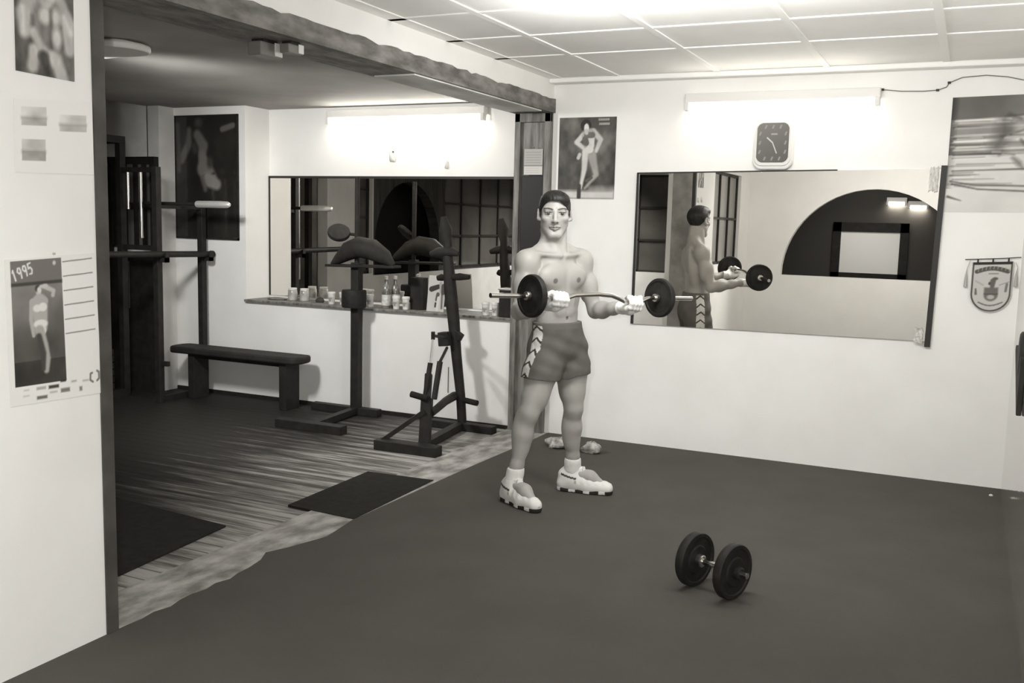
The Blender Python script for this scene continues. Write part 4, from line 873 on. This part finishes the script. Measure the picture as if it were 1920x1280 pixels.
def hand(fd, l0, side, grow=0., fingers=True, palm=True, kk=.008):
    """supinated fist round the bar at lateral place l0; side +1 = his left hand"""
    c = bar_pt(l0); g = grow
    def P(l, f, z): return np.array([c[0] + l, c[1] + f, bar_pt(c[0] + l)[2] + z])
    if palm:
        fd.path([P(0, -.085, -.034), P(0, -.02, -.036)], [.026 + g, .030 + g], k=.02)
        for q in (-.032, -.011, .011, .032): fd.path([P(q, -.055, -.034), P(q*1.05, -.008, -.033)], [.017 + g, .0155 + g], k=.012)
        fd.ell(P(side*.034, -.045, -.022), (.02 + g, .034 + g, .019 + g), k=.012)
    if fingers:
        for q, s in ((-.035*side, .88), (-.012*side, 1.0), (.0115*side, 1.04), (.034*side, .97)):
            q = -q
            pts = [P(q, -.008, -.032), P(q, .022*s, -.026), P(q*1.02, .034*s, -.002), P(q*1.02, .024*s, .022), P(q*1.0, -.001, .029), P(q*.98, -.018, .020)]
            fd.path(pts, [.0125 + g, .0115 + g, .0108 + g, .0102 + g, .0096 + g, .0085 + g], k=.005)
        fd.path([P(side*.040, -.060, -.026), P(side*.062, -.030, -.010), P(side*.058, -.006, .018), P(side*.046, .012, .029)], [.0165 + g, .0135 + g, .0118 + g, .0095 + g], k=.008)
fd = Field(axis((-.42, -.125, .005), (-.125, .105, .0028), (.105, .42, .005)), axis((-.20, -.1, .005), (-.1, .14, .0030), (.14, .52, .0044)), axis((.03, 1.05, .0055), (1.05, 1.26, .0036), (1.26, 1.44, .0045), (1.44, 1.765, .0027)))
# trunk
fd.ell((.014, .0, 1.235), (.150, .098, .185), k=.04); fd.ell((.030, .004, 1.06), (.136, .092, .15), k=.05); fd.ell((.058, -.012, .885), (.165, .118, .135), k=.06)
fd.ell((.020, -.01, 1.385), (.135, .062, .05), k=.05)
for s, sx in ((1, .015), (-1, .010)):
    fd.ell((sx + s*.080, .066, 1.275), (.084, .040, .066), k=.030)                # chest
    fd.ell((sx + s*.120, -.02, 1.20), (.058, .075, .13), k=.035)                  # flank
    fd.cap((sx + s*.035, -.03, 1.455), (sx + s*.150, -.012, 1.398), .036, .034, k=.035)   # trapezius
    fd.ell((sx + s*.075, -.085, 1.30), (.07, .03, .10), k=.03)                    # shoulder blade
    fd.cap((sx + s*.02, .072, 1.392), (sx + s*.145, .030, 1.402), .011, .011, k=.022)     # collar bone
    for z in (1.135, 1.085): fd.ell((.022 + s*.033, .082, z), (.034, .014, .026), k=.022)
fd.cap((.018, .104, 1.34), (.022, .106, 1.20), .006, .006, k=.02, sub=True); fd.cap((.022, .110, 1.17), (.032, .106, 1.0), .004, .004, k=.014, sub=True)
fd.ell((.032, .105, 1.045), (.008, .014, .009), k=.008, sub=True)
# neck
fd.cap((-.004, -.012, 1.545), (.002, -.022, 1.395), .063, .070, k=.035)
for s in (1, -1): fd.cap(hp(s*.050, -.022, -.085), (.008 + s*.022, .048, 1.405), .014, .012, k=.028)
# arms
for (sh, el, wr, s) in ((SHL, ELL, WRL, 1), (SHR, ELR, WRR, -1)):
    fd.ell(sh + np.array([s*.012, 0, .002]), (.066, .068, .074), k=.04)
    u = el - sh
    fd.path([sh, sh + u*.45, el], [.054, .050, .040], k=.03)
    fd.ell(sh + u*.55 + np.array([0, .024, 0]), (.036, .034, .085), k=.02); fd.ell(sh + u*.5 + np.array([s*.008, -.026, 0]), (.038, .032, .09), k=.02)
    w = wr - el; fd.path([el, el + w*.28, el + w*.7, wr], [.040, .046, .034, .027], k=.025); fd.ell(el + w*.25 + np.array([s*.012, 0, .012]), (.030, .075, .030), k=.02)
hand(fd, .216, 1); hand(fd, -.312, -1)
fd.cap(WRL, bar_pt(.216) + np.array([0, -.085, -.034]), .027, .027, k=.015); fd.cap(WRR, bar_pt(-.312) + np.array([0, -.085, -.034]), .027, .027, k=.015)
# legs
for (hi, kn, an, to, s) in ((HIPL, KNL, ANL, TOL, 1), (HIPR, KNR, ANR, TOR, -1)):
    u = kn - hi
    fd.path([hi, hi + u*.35, hi + u*.75, kn], [.090, .086, .066, .053], k=.03)
    fd.ell(hi + u*.45 + np.array([s*.012, .030, 0]), (.062, .055, .15), k=.03); fd.ell(hi + u*.76 + np.array([-s*.022, .018, 0]), (.032, .034, .08), k=.035); fd.ell(hi + u*.5 + np.array([0, -.035, 0]), (.055, .05, .14), k=.03)
    fd.ell(kn + np.array([0, .016, .004]), (.032, .028, .055), k=.04)
    w = an - kn; fd.path([kn, kn + w*.3, kn + w*.75, an], [.048, .047, .036, .034], k=.025)
    fd.ell(kn + w*.30 + np.array([s*.010, -.026, 0]), (.042, .042, .12), k=.04); fd.ell(kn + w*.32 + np.array([-s*.018, -.018, 0]), (.034, .036, .11), k=.035)
    fd.path([an, an + (to - an)*.5 + np.array([0, 0, .02]), to], [.036, .036, .022], k=.03)
    fd.ell((.058 + s*.070, -.062, .85), (.080, .062, .09), k=.04)
# head
fd.ell(hp(0, -.012, .034), (.0845, .094, .086), k=.02, M=HM); fd.ell(hp(0, .026, -.024), (.0735, .061, .088), k=.025, M=HM)
fd.cap(hp(-.013, .064, -.112), hp(.013, .064, -.112), .019, .019, k=.022)
for s in (1, -1):
    fd.cap(hp(s*.050, .004, -.055), hp(s*.018, .056, -.110), .015, .018, k=.026)
    fd.ell(hp(s*.044, .056, -.022), (.022, .022, .018), k=.016, M=HM)
    fd.cap(hp(s*.048, .068, .027), hp(s*.012, .083, .025), .0075, .0075, k=.014)
    fd.ell(hp(s*.0345, .096, .003), (.020, .012, .012), k=.012, M=HM, sub=True)
    fd.ell(hp(s*.0345, .0715, .001), (.0145, .0145, .0135), k=.003, M=HM)
    fd.cap(hp(s*.022, .0815, .0130), hp(s*.048, .0745, .0115), .0030, .0030, k=.004); fd.cap(hp(s*.023, .0805, -.0085), hp(s*.047, .0740, -.008), .0028, .0028, k=.004)
    fd.ell(hp(s*.0115, .094, -.040), (.0085, .010, .0075), k=.006, M=HM)
    E = np.stack([HL*.92 - s*HF*.39, s*HL*.39 + HF*.92, HZ], 1)
    fd.ell(hp(s*.079, -.010, -.002), (.009, .020, .034), k=.008, M=E); fd.ell(hp(s*.086, -.004, .002), (.006, .012, .022), k=.005, M=E, sub=True); fd.cap(hp(s*.070, .002, -.030), hp(s*.076, -.004, -.026), .009, .009, k=.008)
fd.path([hp(0, .084, .016), hp(0, .094, -.012), hp(0, .106, -.036)], [.0085, .0095, .0125], k=.010)
fd.path([hp(-.023, .076, -.069), hp(0, .087, -.0655), hp(.023, .076, -.069)], [.004, .0068, .004], k=.006); fd.path([hp(-.020, .076, -.0765), hp(0, .086, -.080), hp(.020, .076, -.0765)], [.004, .0075, .004], k=.006)
fd.path([hp(-.026, .084, -.0725), hp(0, .0965, -.0725), hp(.026, .084, -.0725)], .0022, k=.004) if False else fd.cap(hp(-.024, .0865, -.0728), hp(.024, .0865, -.0728), .0022, .0022, k=.003, sub=True)
P, Fq = fd.mesh()
# paint of the skin: its own marks, plus shade painted into nostrils, mouth line and navel
def near(c, r, soft=.3): return np.clip((1 + soft - np.sqrt((((P - np.array(c))/np.array(r))**2).sum(1)))/soft, 0, 1)
rel = P - HC; hx, hy, hz = rel@HL/1.15, rel@HF, rel[:, 2]
skin = np.full(len(P), 166.); rgn = np.random.RandomState(1); skin += 5*np.sin(P[:, 0]*31 + 2)*np.sin(P[:, 1]*27)*np.sin(P[:, 2]*23)
def headspot(x, y, z, rx, rz, g, a=1.):
    global skin
    k = np.clip((1.35 - np.sqrt(((hx-x)/rx)**2 + ((hz-z)/rz)**2))/.35, 0, 1)*(hy > .03)*a; skin = skin*(1-k) + g*k
headm = (hz > -.15) & (hy > .02)
for s in (1, -1):
    headspot(s*.0345, 0, .001, .0145, .0058, 132, .8); headspot(s*.0335, 0, .0025, .0064, .0060, 30); headspot(s*.0345, 0, .0105, .0165, .0028, 50, .9)
    for i in range(7): x = .016 + .035*i/6; headspot(s*x, 0, .0265 + .005*math.sin(i/6*2.4), .0055, .0038, 60, .8)
    headspot(s*.0095, 0, -.0455, .0042, .0032, 84, .8)
for i in range(7): x = -.022 + .044*i/6; headspot(x, 0, -.0728, .0055, .0026, 70, .9); headspot(x*.9, 0, -.0785, .005, .0050, 138, .5); headspot(x*.9, 0, -.0680, .005, .0040, 136, .5)
for c in ((-.068, .115, 1.255), (.100, .115, 1.258)): k = near(c, (.014, .03, .014)); skin = skin*(1-k) + 112*k
k = near((.032, .095, 1.045), (.008, .02, .009)); skin = skin*(1-k) + 100*k
# close-cropped sides and hair line carry dark stubble
k = np.clip(((np.abs(hx) - .058)/.006), 0, 1)*np.clip((hz + .012)/.01, 0, 1)*np.clip((.045 - hy)/.01, 0, 1)*(hz < .2)*(np.abs(hx) < .0735); skin = skin*(1-k) + 60*k
def gcols(g):
    g = np.clip(g, 0, 255)/255.; l = np.where(g <= .04045, g/12.92, ((g+.055)/1.055)**2.4); return np.stack([l*(1.015 + .075*(1-g)), l, l*(.968 - .10*(1-g)), np.ones_like(l)], -1)
WP = to_world(P)
body = mesh_obj('person', WP - S_, Fq, mat_attr('skin', .48, .4), None, 'all', cols=gcols(skin), fix=False)
body.location = S_; body['_o'] = tuple(S_)
tag(body, 'bare-chested person in dark shorts and white high-tops curling a barbell', 'person')
body.data.shade_smooth()
def part(name, f, m, g=None, parent=body, paint=None):
    p, q = f.mesh(); cols = None
    if paint is not None: cols = gcols(paint(p))
    o = mesh_obj(name, to_world(p), q, m, parent, 'all', cols=cols, fix=False); o.data.shade_smooth(); return o
# hair
f = Field(axis((-.13, .13, .003)), axis((-.13, .14, .003)), axis((1.53, 1.78, .003)))
f.ell(hp(0, -.016, .038), (.0905, .1005, .094), k=.0, M=HM); f.ell(hp(0, .016, .084), (.076, .070, .044), k=.025, M=HM); f.ell(hp(.012, .046, .082), (.060, .042, .034), k=.02, M=HM)
X, Y, Z = f.grid(); rx = ((X-HC[0])*HL[0] + (Y-HC[1])*HL[1])/1.15; ry = (X-HC[0])*HF[0] + (Y-HC[1])*HF[1]; rz = Z - HC[2]
line = np.where(ry > .03, .074 - 1.0*np.maximum(np.abs(rx + .006) - .024, 0) - .9*np.maximum(np.abs(rx) - .046, 0), 0) ; line = np.where(ry <= .03, np.interp(ry, [-.12, -.05, -.02, .005, .02, .032], [-.062, -.050, .016, .014, -.022, .046]), line)
f.D = np.maximum(f.D, (line - rz).astype(np.float32)*.7); f.D += (.0009*np.sin(rx*330 + 2*np.sin(rz*60))*np.sin(ry*60 + rx*30)).astype(np.float32)
hair = part('hair', f, mat('black_hair', 34, .5, spec=.35, var=.2, scale=60, stretch=(1, 1, 3)))
# shorts
f = Field(axis((-.20, .32, .004)), axis((-.20, .20, .004)), axis((.62, 1.06, .004)))
f.ell((.034, .002, 1.03), (.156, .108, .14), k=.04); f.ell((.056, -.006, .885), (.174, .126, .15), k=.06)
for (hi, kn, s) in ((HIPL, KNL, 1), (HIPR, KNR, -1)):
    u = kn - hi; f.path([hi, hi + u*.35, hi + u*.62], [.106, .106, .102], k=.035); f.ell((.058 + s*.070, -.066, .85), (.088, .070, .11), k=.05); f.ell(hi + u*.3 + np.array([s*.014, .028, 0]), (.076, .068, .12), k=.03)
X, Y, Z = f.grid()
hem = np.interp(X, [-.22, -.02, .06, .10, .30], [.712, .690, .692, .712, .722]) + 0*Y
f.D = np.maximum(f.D, (hem - Z).astype(np.float32)); f.D = np.maximum(f.D, (Z - 1.018 - .012*np.clip(-X*4, -1, 1)*0).astype(np.float32))
fold = .0026*np.sin((Z*70 + X*26 + 6*Y)) * np.clip((.98 - Z)/.08, 0, 1) * np.clip((Z - .72)/.05, 0, 1); f.D = f.D + (fold*(Y > 0)).astype(np.float32)
def shorts_paint(p):
    g = np.full(len(p), 97.); g += 4*np.sin(p[:, 0]*60)*np.sin(p[:, 2]*47)
    g = np.where(p[:, 2] > .985, 104, g)
    for s in (1, -1):
        u = p[:, 1] - (.012 if s < 0 else -.0); side = s*(p[:, 0] - .058)
        out = side > (.100 + .03*np.clip((.80 - p[:, 2])/.1, 0, 1)) if s > 0 else side > .120
        w_ = .034; st = (np.abs(u) < w_) & out & (p[:, 2] < 1.0)
        ph = ((p[:, 2] + np.abs(u)*.75)/.066) % 1.0; g = np.where(st, np.where((ph < .22), 66, 216), g)
    return g
part('shorts', f, mat_attr('sports_cloth', .75, .2, bump=.2, bscale=160), paint=shorts_paint)
# socks, shoes
for (kn, an, to, s) in ((KNL, ANL, TOL, 1), (KNR, ANR, TOR, -1)):
    w = kn - an; dr = (to - an); dr[2] = 0; dr /= np.linalg.norm(dr); sd = np.array([dr[1], -dr[0], 0])*s*-1
    f = Field(axis((an[0] - .09, an[0] + .09, .004)), axis((an[1] - .09, an[1] + .10, .004)), axis((.06, .25, .004)))
    top = an + w*.20; f.cap(an - np.array([0, 0, .04]), top, .044, .043, k=.01)
    for h in (0.02, .085, .165): q = an + w*h; f.cap(q + np.array([.002, 0, 0]), q - np.array([.002, 0, 0]), .047, .047, k=.012)
    X, Y, Z = f.grid(); f.D = np.maximum(f.D, (Z - top[2] - .006).astype(np.float32)); f.D += (.0012*np.sin(X*500)*np.sin(Y*500)).astype(np.float32)
    part('sock', f, mat('white_terry', 226, .9))
    f = Field(axis((min(an[0], to[0]) - .10, max(an[0], to[0]) + .10, .004)), axis((an[1] - .14, to[1] + .10, .004)), axis((-.002, .20, .004)))
    heel = an - dr*.045
    f.cap((heel[0], heel[1], .05), (heel[0], heel[1], .095), .044, .042, k=.02); f.cap((an[0], an[1], .07), (an[0], an[1], .125), .048, .050, k=.03)
    m1 = an + dr*.10; tip = an + dr*.205
    f.path([(an[0], an[1], .075), (m1[0], m1[1], .052), (tip[0], tip[1], .038)], [.052, .047, .034], k=.03); f.path([(heel[0], heel[1], .04), (m1[0], m1[1], .036), (tip[0], tip[1], .034)], [.044, .047, .036], k=.02)
    f.cap(an + dr*.055 + np.array([0, 0, .0]), an + dr*.045 + np.array([0, 0, .045]), .026, .024, k=.02)     # tongue
    X, Y, Z = f.grid(); al = (X - an[0])*dr[0] + (Y - an[1])*dr[1]; ac = (X - an[0])*sd[0] + (Y - an[1])*sd[1]
    f.D = np.maximum(f.D, (.016 - Z).astype(np.float32)); f.D = np.maximum(f.D, (Z - (.150 - .25*np.clip(al, -.06, .2)*0)).astype(np.float32))
    f.D += (.0016*np.sin(al*150)*(Z > .06)*(al > .02)).astype(np.float32)
    def paint(p, an=an, dr=dr, sd=sd, s=s):
        a = (p - an)@dr; c = (p - an)@sd; g = np.full(len(p), 226.); z = p[:, 2]
        g = np.where((np.abs(a - .118) < .012) & (np.abs(c + .004) < .020) & (z > .05), 50, g)
        g = np.where((np.abs(z - .098 + (a + .02)*.2) < .006) & (a > -.06) & (a < .035) & (np.abs(c) > .03), 70, g)
        for q in (.045, .065, .085): g = np.where((np.abs(a - q) < .003) & (np.abs(c) < .024) & (z > .07), 190, g)
        g = np.where((np.abs(a - .03) < .005) & (np.abs(z - .07) < .010) & (np.abs(c) > .03), 176, g)
        return g
    shoe = part('shoe', f, mat_attr('white_leather', .5, .35), paint=paint)
    f = Field(axis((min(an[0], to[0]) - .11, max(an[0], to[0]) + .11, .004)), axis((an[1] - .15, to[1] + .11, .004)), axis((-.012, .05, .004)))
    f.path([(heel[0], heel[1], .013), (an[0] + dr[0]*.06, an[1] + dr[1]*.06, .013), (m1[0], m1[1], .013), (tip[0], tip[1], .018)], [.047, .043, .050, .040], k=.015)
    X, Y, Z = f.grid(); f.D = np.maximum(np.maximum(f.D, (Z - .026).astype(np.float32)), (.001 - Z).astype(np.float32))
    def paint2(p, an=an, dr=dr): a = (p - an)@dr; return np.where((np.sin(a*70 + 1) > .2) & (p[:, 2] > .006), 214., 44.)
    part('sole', f, mat_attr('shoe_rubber', .7, .2), parent=shoe, paint=paint2)
# gloves: palm, back of the hand, first finger joints and a wrist band
for l0, s, wr in ((.216, 1, WRL), (-.312, -1, WRR)):
    c = bar_pt(l0); f = Field(axis((c[0] - .085, c[0] + .085, .0026)), axis((c[1] - .14, c[1] + .07, .0026)), axis((c[2] - .09, c[2] + .06, .0026)))
    hand(f, l0, s, grow=.0038); f.cap(c + np.array([0, -.10, -.034]), c + np.array([0, -.075, -.035]), .034, .034, k=.01)
    X, Y, Z = f.grid(); tip = np.maximum(np.maximum(Y - c[1] - .004, c[1] - .032 - Y), c[2] + .010 - Z); f.D = np.maximum(f.D, -tip.astype(np.float32))
    f.D = np.maximum(f.D, (c[1] - .105 - Y).astype(np.float32))
    part('glove', f, mat('white_leather_glove', 244, .6, var=.06, scale=60))
# ------------------------------------------------------------------ the barbell he curls
def W(l, dl=0, df=0, dz=0): p = bar_pt(l) + np.array([dl, df, dz]); return tuple(to_world(p[None])[0])
t = thing('curl_barbell', W(-.03), 'cranked curling barbell with a black plate at each end, held by the lifter', 'barbell')
b = MB(); b.tube([W(l) for l in (-.735, -.43, -.385, -.34, -.31, -.27, -.235, -.20, -.12, -.03, .06, .11, .15, .19, .22, .25, .285, .32, .36, .40, .68)], .0125, 16); b.build('bar', M_CHROME, t)
for l, s in ((-.479, -1), (.423, 1)):
    ax_ = Vector(LEFT)*.999 + Vector((0, 0, -.036)); c_ = W(l)
    b = MB(); b.lathe([(.013, -.015), (.045, -.015), (.05, -.012), (.088, -.012), (.092, -.016), (.105, -.016), (.109, -.010), (.109, .010), (.105, .016), (.092, .016), (.088, .012), (.05, .012), (.045, .015), (.013, .015)], c_, ax_, n=48); b.build('plate', M_IRON, t)
    for d in (-.016*1 - .024, .016):
        b = MB(); b.lathe([(.013, 0), (.022, 0), (.023, .003), (.023, .020), (.018, .024), (.013, .024)], Vector(c_) + ax_*d, ax_); b.build('collar', M_STEEL, t)
